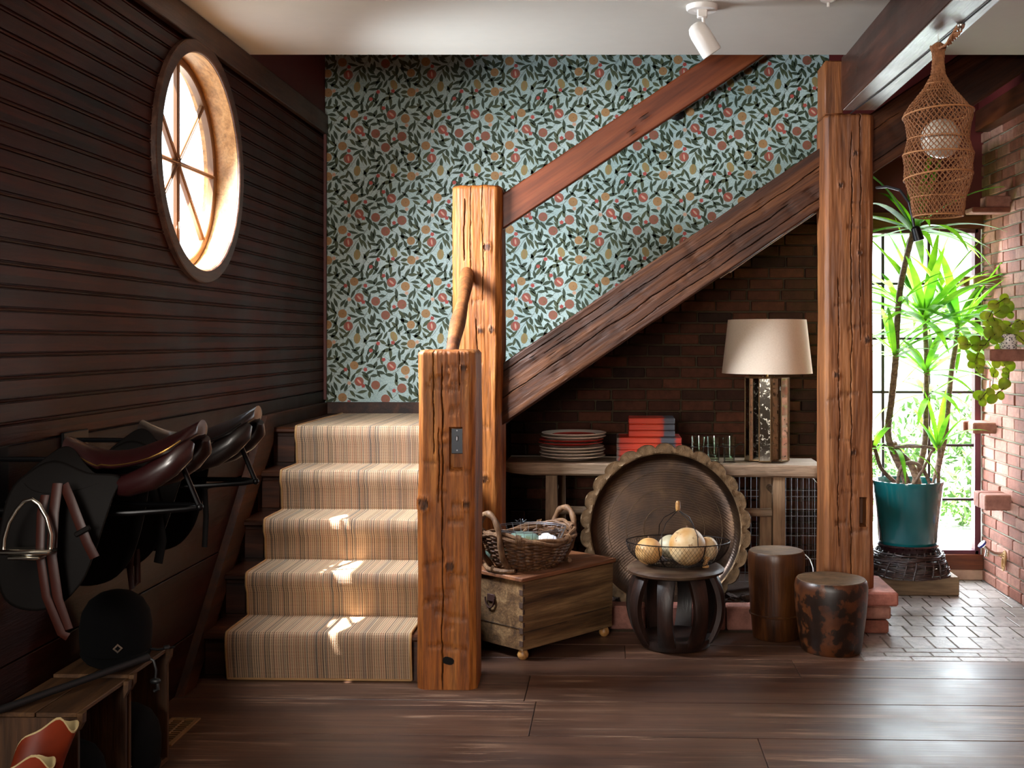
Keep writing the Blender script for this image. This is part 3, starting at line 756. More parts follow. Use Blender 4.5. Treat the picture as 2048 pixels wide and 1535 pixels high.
# slanting branch rail from the tall post down to the short post
br = thing('branch_rail', (-.72, 5.2, 1.6), 'smooth branch rail slanting down from tall post toward short post', 'handrail')
A = at(934, 545, 5.585); B = at(905, 715, 4.80)
pts = [A.lerp(B, t) + Vector((.006 * sin(t * 5), 0, .012 * sin(t * 3.1))) for t in [i / 12 for i in range(13)]]
mb = MB(); mb.tube(pts, [.031 + .004 * sin(i) for i in range(13)], 14); mb.v = [(a + .72, b - 5.2, c - 1.6) for (a, b, c) in mb.v]
mb.build('rail', M['bigpost'], br)
# big post on the brick plinth
bp = thing('corner_post', (1.136, 5.64, .205), 'thick brown hewn timber post standing on the brick plinth', 'post')
timber('post_shaft', .236, .235, 2.50 - .205, M['bigpost'], bp, 14, .02, .006, cracks=((.01, .0, 2.2, .0035), (.05, 1.2, 2.3, .003), (-.05, .2, 1.5, .003)),
       knots=((-.04, 1.95, .01), (.05, 1.62, .009), (-.06, 1.03, .012), (.02, .66, .012), (.09, 1.2, .014), (.03, 2.1, .01)), cuts=allcuts(4, 2.2, 12, .1), recess=(.050, .085, .305, .44, .05))
mb = MB(); mb.box((-.073, -.02, 2.42), (.09, .2, .26), bev=.006); mb.build('post_top', M['bigpost'], bp)
# floor level plinth
pl = thing('brick_plinth', (1.17, 5.60, 0), 'low plinth of old red bricks under the thick corner post', 'plinth')
mb = MB()
for (zz, h, x1) in ((.035, .062, 1.315), (.103, .062, 1.325)):
    for k, (a, b_) in enumerate(((.93, 1.13), (1.14, x1))):
        mb.box(((a + b_) / 2 - 1.17, -.04, zz), (b_ - a - .006, .2, h), bev=.008)
        mb.box(((a + b_) / 2 - 1.17, .16, zz), (b_ - a - .006, .19, h), bev=.008)
mb.build('lower_bricks', M['brickR'], pl, False)
mb = MB(); mb.box((.045, .05, .169), (.28, .40, .066), bev=.008); mb.box((-.165, .05, .169), (.13, .40, .066), bev=.008); mb.build('cap_brick', brickmat('cap_brick_red', '#a06453', '#a96c5b', '#98594a'), pl, False)
# stringer and handrail (sloping beams)
def beam(name, P0, P1, thick, depth, mat, label, cat, yc, seed, **k):
    P0 = Vector(P0); P1 = Vector(P1); d = P1 - P0; L = d.length; ang = atan2(d.z, d.x)
    t = thing(name, (P0.x, yc, P0.z), label, cat)
    o = timber(name + '_timber', thick, depth, L, mat, t, seed, top=0, **k)
    # local z -> along slope, local x -> up the slope normal, front (-y) stays toward the room
    X = Vector((sin(ang), 0, -cos(ang))) ; Z = Vector((cos(ang), 0, sin(ang))); Y = Vector((0, 1, 0))
    o.rotation_euler = Matrix((X, Y, Z)).transposed().to_euler() if X.cross(Y).dot(Z) > 0 else Matrix((-X, Y, Z)).transposed().to_euler()
    return t, o, L
sl = (2.372 - 1.288) / (1.046 + .556); th = atan2(2.372 - 1.288, 1.602)
vt = .2955; thick = vt * cos(th)
zt_ = at(1003, 727, 5.67).z; zb_ = at(1003, 849, 5.67).z; xt_ = at(1003, 727, 5.67).x; vt = zt_ - zb_; thick = vt * cos(th); cen0 = Vector((-.72, 0, (zt_ + zb_) / 2 - (.72 + xt_) * sl)); cen1 = Vector((2.12, 0, cen0.z + (2.12 + .72) * sl))
beam('stair_beam', cen0, cen1, thick, .085, M['string'], 'wide dark brown sloping beam carrying the upper stair flight', 'beam', 5.712, 31, cham=.008, amp=.005, ntot=170, step=.02,
     cracks=((.02, .1, 1.9, .004), (-.05, .5, 2.6, .003), (.08, .9, 2.9, .003), (-.09, .0, .9, .003)), knots=((-.06, .42, .012),), cuts=allcuts(2, 2.6, 30, .12))
hp0 = (at(1003, 387, 5.67) + at(1003, 459, 5.67)) / 2; vth = .178
hsl = .66
h0 = Vector((-.70, 0, hp0.z - .14 * hsl)); h1 = Vector((1.28, 0, h0.z + 1.98 * hsl))
beam('handrail_plank', h0, h1, vth * cos(atan2(hsl, 1)), .05, M['rail'], 'smooth red-brown plank handrail rising from tall post to ceiling', 'handrail', 5.70, 35, cham=.006, amp=.0015, ntot=110, step=.03, knots=((.03, .93, .012), (.0, 1.03, .012)))
# ceiling beam over the corner post
cb = thing('ceiling_beam', (1.168, 2.5, 2.505), 'dark brown ceiling beam running from the corner post overhead', 'beam')
o = timber('beam_timber', .155, .255, 8.0, M['beam'], cb, 41, cham=.004, amp=.003, step=.04, ntot=90)
o.rotation_euler = (radians(-90), 0, 0); o.location = (0, -5.0 + .02, .128)
# local z -> +Y, local y(front -y) -> faces down
mb = MB(); c = [Vector((-.02 + .018 * sin(t * 3) - .0 * t, -2.0 + t * .5 * 10 / 10, -.0015)) for t in [i * .5 for i in range(10)]]
mb.tube([(.045, .55, -.003), (.04, 1.2, -.004), (.02, 1.9, -.004), (.0, 2.5, -.004), (-.03, 3.0, -.004)], .003, 6)
mb.build('lamp_wire', M['blackplastic'], cb)
mb = MB(); mb.box((0, 1.0, -.0035), (.15, 3.9, .004)); 
# pale sheet added under the dark beam, painting in window gloss
mb.build('gloss_sheet', wood('painted_gloss', ['#4a3a34', '#8a7a74', '#a89a94'], 1, 1, .35, .2, seed=71, blotch=.3), cb, False, loc=(0, 0, 0))
for v_ in cb.children:
    if v_.name.startswith('lamp_wire'): v_.location = (0, 0, -.006)

# ================================================================= STAIRS
RI, TR, N1 = .193, .256, 4.635
st = thing('staircase', (-1.2, 4.6, 0), 'dark wooden stair of five steps rising to a landing on the left', 'stairs')
sx, sy = -1.2, 4.6
for k in range(1, 6):
    zt = RI * k; yn = N1 + TR * (k - 1)
    mb = MB()
    if k < 5: mb.box((-1.22 - sx, yn + .16 - sy, zt - .014), (1.0, .32, .028), bev=.008)
    else: mb.box((-1.265 - sx, (yn + YB) / 2 - sy, zt - .014), (.91, YB - yn, .028), bev=.008); mb.box((-.70 - sx, (5.86 + YB) / 2 - sy, zt - .014), (.20, YB - 5.86, .028))
    mb.build('tread', M['stair'], st)
    mb = MB(); mb.box((-1.22 - sx, yn + .04 - sy, zt - .028 - (RI - .028) / 2), (1.0 if k < 5 else .84, .02, RI - .028)) if k < 5 else mb.box((-1.265 - sx, yn + .04 - sy, zt - .028 - (RI - .028) / 2), (.91, .02, RI - .028)); 
    mb.box((-1.655 - sx, yn + .026 - sy, zt - .028 - (RI - .028) / 2), (.09, .008, RI - .06), bev=.003)
    mb.build('riser', M['stair'], st)
mb = MB()   # right cheek of the lower flight
poly = [((-.82) - sx, N1 + .035 - sy, 0)]
for k in range(1, 6): 
    y = N1 + .035 + TR * (k - 1) - sy; poly += [((-.82) - sx, y, RI * k - .03), ((-.82) - sx, (y + TR) if k < 5 else 5.6 - sy, RI * k - .03)]
poly += [((-.82) - sx, 5.6 - sy, 0)]
mb.prism(poly, (.015, 0, 0)); mb.build('cheek', M['stair'], st, False)
for k in range(7):     # upper flight behind the stringer
    mb = MB(); x0 = -.76 + k * .279; mb.box((x0 + .15 - sx, 6.245 - sy, RI * 5 + .19 * (k + 1) - .014), (.31, .95, .028), bev=.006); mb.build('tread', M['stair'], st)
    mb = MB(); mb.box((x0 + .02 - sx, 6.245 - sy, RI * 5 + .19 * (k + .5)), (.02, .95, .16)); mb.build('riser', M['stair'], st)
mb = MB(); zb = lambda X: .991 + (X + .556) * sl + .03
mb.prism([(-.55 - sx, 5.765 - sy, zb(-.55)), (1.55 - sx, 5.765 - sy, zb(1.55)), (1.55 - sx, 5.765 - sy, zb(1.55) + .02), (-.55 - sx, 5.765 - sy, zb(-.55) + .02)], (0, .955, 0)); mb.build('soffit', M['stair'], st, False)
# skirt board on the left wall
mb = MB(); s0 = Vector((XL + .018, 4.36, -.0)); y1 = 5.60; z1 = 1.0
dy = .105
mb.prism([(XL + .001, 4.42, 0), (XL + .001, 4.55, 0), (XL + .001, 5.60, .90), (XL + .001, 5.62, 1.035), (XL + .001, 5.50, 1.035)], (.035, 0, 0))
struct(mb.build('trim_6', M['trimw']))
mb = MB(); mb.box((XL + .012, (5.6 + YB) / 2, 1.0), (.024, YB - 5.6, .07), bev=.003); struct(mb.build('baseboard_left', M['trimw']))
mb = MB(); mb.box((-1.14, YB - .008, 1.0), (1.16, .024, .07), bev=.003); struct(mb.build('baseboard_back', M['trimw']))
mb = MB(); mb.box((XL + .008, YB - .008, 1.9), (.016, .016, 1.7)); struct(mb.build('trim_7', plain('red_corner_bead', '#5a2018', .5)))
# pale strip under the stair beam
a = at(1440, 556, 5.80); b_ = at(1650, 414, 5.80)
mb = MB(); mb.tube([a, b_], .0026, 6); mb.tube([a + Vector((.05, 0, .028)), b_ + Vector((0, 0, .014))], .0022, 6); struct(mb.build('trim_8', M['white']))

# carpet runner
cr = thing('stair_runner', (-1.215, 4.6, 0), 'striped tan and grey woven runner carpet covering the steps', 'carpet')
prof = []
off = .009
def nose(yn, zt):
    return [(yn - .012, zt - .045), (yn - off - .001, zt - .016), (yn - off * .7, zt - .002), (yn - .001, zt + off * .8), (yn + .014, zt + off)]
prof += [(N1 + .012, .006), (N1 + .004, .05), (N1 - .006, .10)]
for k in range(1, 6):
    yn = N1 + TR * (k - 1); zt = RI * k
    if k > 1: prof += [(yn + .020, zt - RI + off + .004), (yn + .014, zt - RI + .03), (yn + .008, zt - .08)]
    prof += nose(yn, zt)
    if k < 5: prof += [(yn + TR * .5, zt + off), (yn + TR + .006, zt + off)]
    else: prof += [(yn + .5, zt + off), (YB - .10, zt + off)]
xs = [-.380 + .76 * i / 24 for i in range(25)]
rows = []; uv = []; acc = 0; last = None
for (y, z) in prof:
    if last: acc += math.hypot(y - last[0], z - last[1])
    last = (y, z); row = []
    for x in xs:
        wv = .002 * noise.noise(Vector((x * 6, y * 7, z * 7)))
        row.append((x, y - 4.6 - abs(wv), z + (abs(wv) if z > .1 else 0))); uv.append((x + .4, acc))
    rows.append(row)
mb = MB(); mb.strip(rows); mb.uv = uv; mb.build('runner_weave', M['runner'], cr, True, ang=80)
mb = MB()
for x in (-.382, .382): mb.tube([(x, y - 4.6, z) for (y, z) in prof], .0055, 6)
mb.tube([(-.382, prof[0][0] - 4.6, prof[0][1]), (.382, prof[0][0] - 4.6, prof[0][1])], .0055, 6)
mb.build('runner_binding', M['binding'], cr)
# ================================================================= CURB, BENCH AND WHAT STANDS ON IT
mb = MB()
for k in range(6):
    x0 = -.035 + k * .193; mb.box((x0 + .095, 5.56, .058), (.186, .10, .114), rot=Matrix.Rotation(R.uniform(-.02, .02), 3, 'Z'), bev=.007)
tag(mb.build('brick_curb', brickmat('curb_brick', '#8a5a4e', '#9c6f62', '#7a4a40'), None, False), 'row of red bricks on edge edging the bed under the stairs', 'curb')
mb = MB(); mb.box((.60, 6.13, .02), (1.28, 1.02, .05)); 
rr = random.Random(3)
for i in range(500):
    mb.box((rr.uniform(-.03, 1.2), 5.64 + abs(rr.gauss(0, .16)), rr.uniform(.048, .085)), (rr.uniform(.012, .05), rr.uniform(.01, .03), rr.uniform(.006, .02)), rot=Matrix.Rotation(rr.uniform(0, 3), 3, 'Z') @ Matrix.Rotation(rr.uniform(-.7, .7), 3, 'X'))
tag(mb.build('bark_mulch', M['soil'], None, False), 'dark bark mulch filling the bed behind the brick curb', 'mulch', kind='stuff')
BZ = .762
be = thing('bench', (.26, 6.14, 0), 'long weathered elm bench table under the stairs', 'table')
mb = MB(); nx, r0, r1 = 60, [], []
rows = []
for i in range(nx + 1):
    x = -.832 + 1.664 * i / nx
    f = -.19 + .006 * noise.noise(Vector((x * 5, 0, 0))) - (.0 if abs(x) < .8 else .02 * (abs(x) - .8) / .03 * -1)
    t_ = .066 + .006 * noise.noise(Vector((x * 3, 4, 0))) - (.012 if x < -.7 else 0) * (-(x + .7) / .13)
    tz = BZ - (.012 * (x + .83) / 1.66)
    rows.append([Vector((x, f + .006, tz)), Vector((x, f, tz - .008)), Vector((x, f + .004, tz - t_ + .01)), Vector((x, f + .014, tz - t_)), Vector((x, .18, tz - t_)), Vector((x, .19, tz - .01)), Vector((x, .18, tz))])
mb.rings(rows); mb.build('tabletop', M['grey'], be)
for (x, y) in ((-.59, -.13), (.605, -.13), (-.56, .13), (.57, .13)):
    mb = MB(); mb.rings([[Vector((x + a * w, y + b_ * w + (y * .0), z)) for (a, b_) in ((-1, -1), (1, -1), (1, 1), (-1, 1))] for (z, w) in ((.045, .034), (.4, .032), (.69, .030))]); mb.build('leg', M['greyleg'], be, False)
mb = MB(); mb.tube([(-.60, -.10, .50), (.62, -.10, .492)], .022, 12); mb.build('stretcher', M['grey'], be)
for x in (-.58, .59):
    mb = MB(); mb.tube([(x, -.13, .60), (x, .13, .60)], .018, 10); mb.build('stretcher', M['grey'], be)
# plates
for k in range(8):
    red = k in (4, 5); z = BZ + .002 + k * .0165 + (.006 if k > 3 else 0)
    mb = MB(); r_ = .176
    mb.lathe([(.0, .006), (.085, .006), (.098, .0), (.108, .004), (.14, .011), (r_ - .003, .0185), (r_, .021), (r_ - .002, .0235), (.145, .018), (.118, .014), (.112, .010), (0, .010)], n=56, mi=0)
    if k == 7 or red:
        mb.m = [1 if (red and 3 <= i // 56 <= 7) or (k == 7 and i // 56 >= 9) else 0 for i in range(len(mb.f))]
    dx = {4: -.012, 5: -.008, 7: .006, 6: .004}.get(k, -.006 * (k % 2)); 
    o = mb.build('dinner_plate', [M['plateW'], M['plateR']], loc=(-.222 + dx, 6.125 + .004 * (k % 3), z))
    nm = ['bottom', 'second from bottom', 'third from bottom', 'fourth from bottom', 'fifth from bottom, red edged', 'sixth from bottom, red edged', 'seventh from bottom', 'top'][k]
    tag(o, ['ivory dinner plate on the bench, %s of its stack' % nm, 'top dinner plate of the stack, ivory rim and red centre'][k == 7] if k not in (4, 5) else 'coral red rimmed dinner plate on the bench, %s of stack' % ('lower red one' if k == 4 else 'upper red one'), 'plate', 'dinner plates stacked on the bench')
# two striped stacks / boxes
mb = MB(); 
for i in range(4): mb.box((0, 0, .0175 + i * .0325), (.345 - .002 * (i % 2), .25, .0320), bev=.003)
tag(mb.build('striped_box', M['book'], loc=(.186, 6.14, BZ - .004)), 'larger orange-red striped box with grey patch, on the bench', 'box', 'orange striped boxes on the bench')
mb = MB()
for i in range(3): mb.box((0, 0, .017 + i * .034), (.245 - .002 * (i % 2), .19, .0335), bev=.004)
tag(mb.build('striped_box', M['book'], loc=(.200, 6.13, BZ + .128)), 'smaller orange-red striped box with grey patch, stacked on the larger one', 'box', 'orange striped boxes on the bench')
# tumblers in a wire holder
ws = thing('wire_caddy', (.53, 6.06, BZ - .008), 'low dark wire caddy holding three glass tumblers on the bench', 'caddy')
mb = MB()
for i, x in enumerate((-.082, 0, .082)):
    c = [(x + .040 * cos(t), .040 * sin(t), .085) for t in [k * pi / 10 for k in range(20)]]; mb.tube(c, .0014, 5, closed=True)
    for t in (pi * .25, pi * 1.25, pi * .75, pi * 1.75): mb.tube([(x + .040 * cos(t), .040 * sin(t), .085), (x + .034 * cos(t), .034 * sin(t), .002)], .0014, 5)
    c = [(x + .034 * cos(t), .034 * sin(t), .002) for t in [k * pi / 10 for k in range(20)]]; mb.tube(c, .0014, 5, closed=True)
mb.tube([(.122, 0, .085), (.145, 0, .11), (.16, 0, .09), (.148, 0, .06)], .0014, 5); mb.build('wire_frame', M['wire'], ws)
for i, x in enumerate((-.082, 0, .082)):
    mb = MB(); fl = lambda a, z: 1 + .03 * cos(10 * a) if z < .1 else 1
    mb.lathe([(0, .004), (.026, .004), (.0285, .008), (.036, .118), (.0375, .136), (.0355, .136), (.034, .118), (.0265, .014), (0, .012)], n=40, wob=fl)
    tag(mb.build('tumbler', M['tumbler'], loc=(.53 + x, 6.06, BZ - .006)), ['left clear glass tumbler in the wire caddy, next to the orange boxes', 'middle clear glass tumbler of the three in the wire caddy', 'right clear glass tumbler in the wire caddy, nearest the lamp'][i], 'glass', 'glass tumblers on the bench')
# table lamp
tl = thing('table_lamp', (.822, 6.13, BZ - .010), 'table lamp with mirrored faceted base and drum shade on the bench', 'lamp')
prof = []
for k in range(6):
    a = k * pi / 3 + radians(-90 - 12)
    for da, r_ in ((-.26, .118), (.26, .118)): prof.append((r_ * cos(a + da), r_ * sin(a + da) * .85))
    a2 = a + pi / 6; prof.append((.066 * cos(a2), .066 * sin(a2) * .85))
H_ = .452
mb = MB(); P = [(x, y) for (x, y) in prof]
vs = [(x, y, .012) for (x, y) in P] + [(x, y, H_) for (x, y) in P]; n = len(P)
mb.add(vs, [(i, (i + 1) % n, n + (i + 1) % n, n + i) for i in range(n)] + [tuple(range(n, 2 * n))]); base = mb.build('lamp_base', M['mirror'], tl, False)
mb = MB()
for (x, y) in P: mb.box((x, y, H_ / 2 + .006), (.006, .006, H_ - .006), bev=.001)
for z in (.010, H_): mb.tube([(x, y, z) for (x, y) in P], .005, 6, closed=True)
mb.build('edge_strips', plain('bronze_edging', '#6b543a', .4, .8), base, False)
mb = MB(); mb.tube([(0, 0, H_), (0, 0, H_ + .30)], .006, 8); mb.build('stem', M['brass'], tl)
mb = MB()
for a in (0, 2.09, 4.19): mb.tube([(0, 0, .745), (.2075 * cos(a), .2075 * sin(a), .745)], .002, 5)
mb.lathe([(.0, .735), (.008, .74), (.008, .765), (0, .77)], n=10); mb.build('shade_spider', M['brass'], tl)
mb = MB(); mb.lathe([(.241, .475), (.2085, .762), (.2065, .762), (.239, .475)], n=72, closed=True); mb.build('lamp_shade', M['shade'], tl)['label'] = 'cream linen drum shade'
mb = MB(); mb.ico((0, 0, .60), .03, n=12, m=8); mb.build('bulb', M['white'], tl)
# wire crate under the bench
wc = thing('wire_crate', (.80, 6.42, .045), 'dark wire dog crate standing under the right end of the bench', 'crate')
mb = MB()
for j, y in enumerate((0, .26)):
    for i in range(27): mb.tube([(-.42 + i * .0325, y, 0), (-.42 + i * .0325, y, .60)], .0016, 5)
    for z in (0, .13, .26, .37, .48, .60): mb.tube([(-.42, y, z), (.425, y, z)], .0025, 5)
for i in range(9):
    for x in (-.42, .425): mb.tube([(x, i * .0325, 0), (x, i * .0325, .6)], .0016, 5)
mb.build('wire_panels', M['galv'], wc)
mb = MB(); mb.box((.10, -.012, .50), (.085, .010, .020), rot=Matrix.Rotation(.25, 3, 'Y'), bev=.004); mb.build('door_latch', M['white'], wc)
# cord, red cloth and plate by the post
mb = MB(); mb.tube([at(1648, 876, 5.93), at(1645, 900, 5.93), at(1645, 985, 5.93), at(1650, 1030, 5.90), at(1655, 1070, 5.88), at(1656, 1100, 5.86), at(1650, 1112, 5.90), at(1640, 1118, 6.05)], .008, 8)
tag(mb.build('power_cord', M['blackplastic']), 'thick black cord hanging down beside the thick corner post', 'cord')
mb = MB(); p = at(1646, 1062, 6.0); mb.rings([[Vector((p.x + a * w, p.y + b_ * .01, p.z + z)) for (a, b_) in ((-1, -1), (1, -1), (1, 1), (-1, 1))] for (z, w) in ((-.055, .010), (0, .012), (.05, .006))])
tag(mb.build('red_ribbon', plain('crimson_cloth', '#8e0f22', .7)), 'small red cloth hanging behind the black cord', 'ribbon')
mb = MB(); p = at(1650, 818, YB - .02); mb.box((p.x, YB - .008, p.z), (.07, .012, .13), bev=.003)
tag(mb.build('wall_switch', M['white']), 'pale switch plate on the dark brick wall beside the corner post', 'switch')
mb = MB(); q0 = [at(1610, 1108, 5.75), at(1620, 1118, 5.75), at(1626, 1135, 5.72), at(1627, 1150, 5.7)]; mb.tube(q0, .0025, 6)
tag(mb.build('electric_wire', M['white']), 'thin white wire curling down behind the taller log stool', 'wire')
mb = MB(); mb.tube([at(1625, 955, 6.35), at(1634, 965, 6.35), at(1645, 955, 6.35), at(1640, 975, 6.35), at(1638, 985, 6.35), at(1636, 975, 6.33)], .002, 5)
tag(mb.build('cable_tie', M['white']), 'small white tie looped under the right end of the bench', 'tie')

# ================================================================= TRAY
tr = thing('brass_tray', (.262, 5.72, .052), 'big round dark brass tray with scalloped rim leaning on the bench', 'tray')
RT = .398
mb = MB(); n = 120
rows = []
for (r_, y) in ((.0, 0), (.10, 0), (.20, -.0015), (.30, 0), (.345, 0), (.362, -.006), (.374, -.024), (.380, -.030)):
    rows.append([Vector((max(r_, 1e-4) * cos(2 * pi * k / n), y, max(r_, 1e-4) * sin(2 * pi * k / n) + RT)) for k in range(n)])
mb.rings(rows, cap=False)
body = mb.build('tray_dish', M['tray'], tr)
mb = MB(); rows = []; n = 360
def scal(a):
    t = (a * 26 / (2 * pi)) % 1; return .022 * sin(pi * t) ** .6 - (.004 * max(0, cos(2 * pi * t) - .8) * 5)
for (q, y) in ((0, -.030), (.15, -.034), (.5, -.030), (.93, -.034), (1, -.030), (1, -.026), (.5, -.024), (0, -.022)):
    rows.append([Vector(((.380 + q * (.034 + scal(2 * pi * k / n)) + (.0015 * sin(k * .9) if .4 < q < .95 else 0)) * cos(2 * pi * k / n), y + (.0007 * sin(k * 26 * 2 * pi / n * 3) if .4 < q < .95 else 0), (.380 + q * (.034 + scal(2 * pi * k / n))) * sin(2 * pi * k / n) + RT)) for k in range(n)])
mb.rings(rows, cap=False); mb.build('scalloped_rim', M['trayrim'], tr)
mb = MB()
for r_ in (.11, .20, .29): mb.tube([(r_ * cos(2 * pi * k / 72), -.002, r_ * sin(2 * pi * k / 72) + RT) for k in range(72)], .0014, 5, closed=True)
mb.build('engraved_rings', M['trayrim'], body)
tr.rotation_euler = (radians(-10.0), 0, 0)
tr.location = (.262, 5.735, .050)

# ================================================================= CHEST, BASKET
CA = Vector((-.398, 4.95, 0)); u = Vector((.408, .47, 0)).normalized(); ang = atan2(u.y, u.x)
ch = thing('wooden_chest', CA, 'old rough pine chest with dark lid, set at an angle', 'chest', rz=ang)
LX, LY, LZ = .600, .46, .375
mb = MB(); z0 = .045
mb.rings([[Vector((a * LX + (.004 if a == 0 else -.004), b_ * LY + (.004 if b_ == 0 else -.004), z0)) for (a, b_) in ((0, 0), (1, 0), (1, 1), (0, 1))], [Vector((a * LX, b_ * LY, LZ - .03)) for (a, b_) in ((0, 0), (1, 0), (1, 1), (0, 1))]])
bd = mb.build('chest_body', M['chest'], ch, False)
mb = MB()
for i in range(5):
    zz = .075 + i * .056; mb.box((-.0005, .010, zz), (.003, .022, .024)); mb.box((.004, -.001, zz + .028), (.010, .003, .020))
mb.build('dovetails', plain('dovetail_dark', '#3a2417', .8), bd, False)
mb = MB()
for (a, b_, w, h) in ((.0, -.003, .28, .004), (.33, -.003, .24, .003)): mb.box((a + w / 2, -.0003, .125 + .05 * a), (w, .002, .0015))
mb.box((-.0003, .2, .14), (.002, .4, .002)); mb.build('board_cracks', plain('crack_dark', '#1a0e08', 1), bd, False)
mb = MB(); mb.box((LX / 2 - .002, LY / 2, LZ - .017), (LX + .030, LY + .02, .020), bev=.004); mb.build('chest_lid', M['chesttop'], ch)
for (x, y) in ((.03, .03), (LX - .03, .03), (.03, LY - .03), (LX - .03, LY - .03)):
    mb = MB(); mb.lathe([(.014, 0), (.022, .008), (.026, .02), (.020, .036), (.014, .046)], n=18); mb.build('foot', M['jamb'], ch, loc=(x, y, 0))['label'] = 'turned bun foot'
mb = MB(); mb.box((-.004, .20, .25), (.006, .05, .035), bev=.003); mb.tube([(-.008, .235 - .03 - .03 * cos(t), .25 - .045 * sin(t)) for t in [k * pi / 10 for k in range(11)]], .004, 6); mb.build('iron_handle', plain('rusty_iron', '#3a1f18', .7, .4), ch)

def weave(mb, cx, cy, a0, b0, a1, b1, z0, z1, rows_, stakes, r=.0055, amp=.006, mi=0, dip=None):
    for j in range(rows_):
        t = j / (rows_ - 1); a = a0 + (a1 - a0) * t ** .7; b_ = b0 + (b1 - b0) * t ** .7; n = stakes * 4; pts = []
        ph = pi * (j % 2) + R.uniform(-.15, .15)
        for k in range(n):
            th_ = 2 * pi * k / n; w = 1 + amp / a * sin(stakes * th_ / 2 * 2 * .5 + ph)
            z = z0 + (z1 - z0) * t + (dip(th_) * t if dip else 0) + .003 * noise.noise(Vector((th_ * 3, j, 0)))
            pts.append((cx + a * w * cos(th_), cy + b_ * w * sin(th_), z))
        mb.tube(pts, r * R.uniform(.75, 1.15), 5, mi=mi, closed=True)
bk = thing('willow_basket', (-.395, 5.20, LZ - .005), 'brown woven willow basket with two thick loop handles on the chest', 'basket')
bk.rotation_euler = (0, 0, radians(48)); bk.scale = (1.10, 1.10, 1.18)
dip = lambda t: .018 * cos(2 * t)
mb = MB(); weave(mb, 0, 0, .135, .115, .208, .170, .012, .125, 17, 30, dip=dip)
for k in range(30):
    t = 2 * pi * k / 30; mb.tube([(.13 * cos(t), .11 * sin(t), .005), (.175 * cos(t), .145 * sin(t), .06), (.205 * cos(t), .168 * sin(t), .128 + dip(t))], .004, 5)
for k in range(10): mb.tube([(-.13 + .026 * k, -.11 * sqrt(max(.05, 1 - ((-.13 + .026 * k) / .14) ** 2)), .006), (-.13 + .026 * k, .11 * sqrt(max(.05, 1 - ((-.13 + .026 * k) / .14) ** 2)), .006)], .006, 5)
for k in range(11):
    y = -.10 + .02 * k; w = .13 * sqrt(max(.05, 1 - (y / .118) ** 2)); mb.tube([(-w, y, .010), (w, y, .010)], .005, 5)
mb.build('woven_body', M['wick'], bk)
mb = MB()
for q, (dr, dz, ph) in enumerate(((0, .0, 0), (.008, -.008, 2), (-.006, -.006, 4))):
    mb.tube([((.207 + dr + .006 * sin(t * 7 + ph)) * cos(t), (.170 + dr + .006 * sin(t * 7 + ph)) * sin(t), .133 + dz + dip(t) + .005 * cos(t * 7 + ph)) for t in [2 * pi * k / 90 for k in range(90)]], .0075, 7, closed=True)
for t0 in (.6, 2.6, 3.8, 5.0, 5.7):
    for j in range(4):
        t = t0 + j * .03; c = Vector((.207 * cos(t), .170 * sin(t), .128 + dip(t))); mb.tube([c + Vector((cos(t) * .016 * cos(s), sin(t) * .016 * cos(s), .018 * sin(s))) for s in [2 * pi * k / 10 for k in range(10)]], .002, 4, closed=True)
mb.build('braided_rim', M['wickl'], bk)
for sg, hh in ((1, .095), (-1, .115)):
    mb = MB(); P_ = []
    for k in range(21):
        t = k / 20; s = pi * t; y = -.062 * cos(s); x = sg * (.212 + .012 * sin(s)); z = .11 + hh * sin(s) ** .8; P_.append((x, y, z))
    P_ = [(sg * .155, -.05, .012), (sg * .195, -.058, .06)] + P_ + [(sg * .195, .058, .06), (sg * .155, .05, .012)]
    mb.tube(P_, [.012 + .0018 * sin(i * 1.3) for i in range(len(P_))], 9)
    mb.tube([(sg * .158, -.09, .012), (sg * .185, -.04, .008), (sg * .187, .04, .008), (sg * .158, .09, .012)], .009, 8)
    for z_ in (.0,):
        for j in range(3): mb.tube([(sg * .184 + .013 * cos(s), -.0 + j * .006, .01 + .013 * sin(s)) for s in [2 * pi * k / 10 for k in range(10)]], .002, 4, closed=True)
    mb.build('handle', M['wickl'], bk)
# wire egg basket inside and squashes
wi = thing('wire_bowl', (-.385, 5.22, LZ + .035), 'galvanised wire basket nested inside the willow basket', 'basket')
mb = MB()
for z, a in ((.135, .165), (.128, .163), (.06, .13), (.0, .08)): mb.tube([(a * cos(t), a * .82 * sin(t), z) for t in [2 * pi * k / 48 for k in range(48)]], .0017, 5, closed=True)
for k in range(26):
    t = 2 * pi * k / 26; mb.tube([(.165 * cos(t), .135 * sin(t), .135), (.13 * cos(t), .107 * sin(t), .06), (.08 * cos(t), .066 * sin(t), 0)], .0012, 4)
for (cx, cy, cz) in ((-.08, .12, .145), (.10, -.115, .14)):
    mb.tube([(cx + .008 * cos(t * 2.3) + .004 * t, cy + .006 * sin(t * 1.7), cz + .008 * sin(t * 2.9)) for t in range(12)], .0012, 4)
mb.build('wire_mesh', M['galv'], wi)
def ribbed(nr, amp): return lambda p: 1 + amp * cos(nr * atan2(p.y, p.x)) * (1 - abs(p.z)) - .12 * max(0, abs(p.z) - .75)
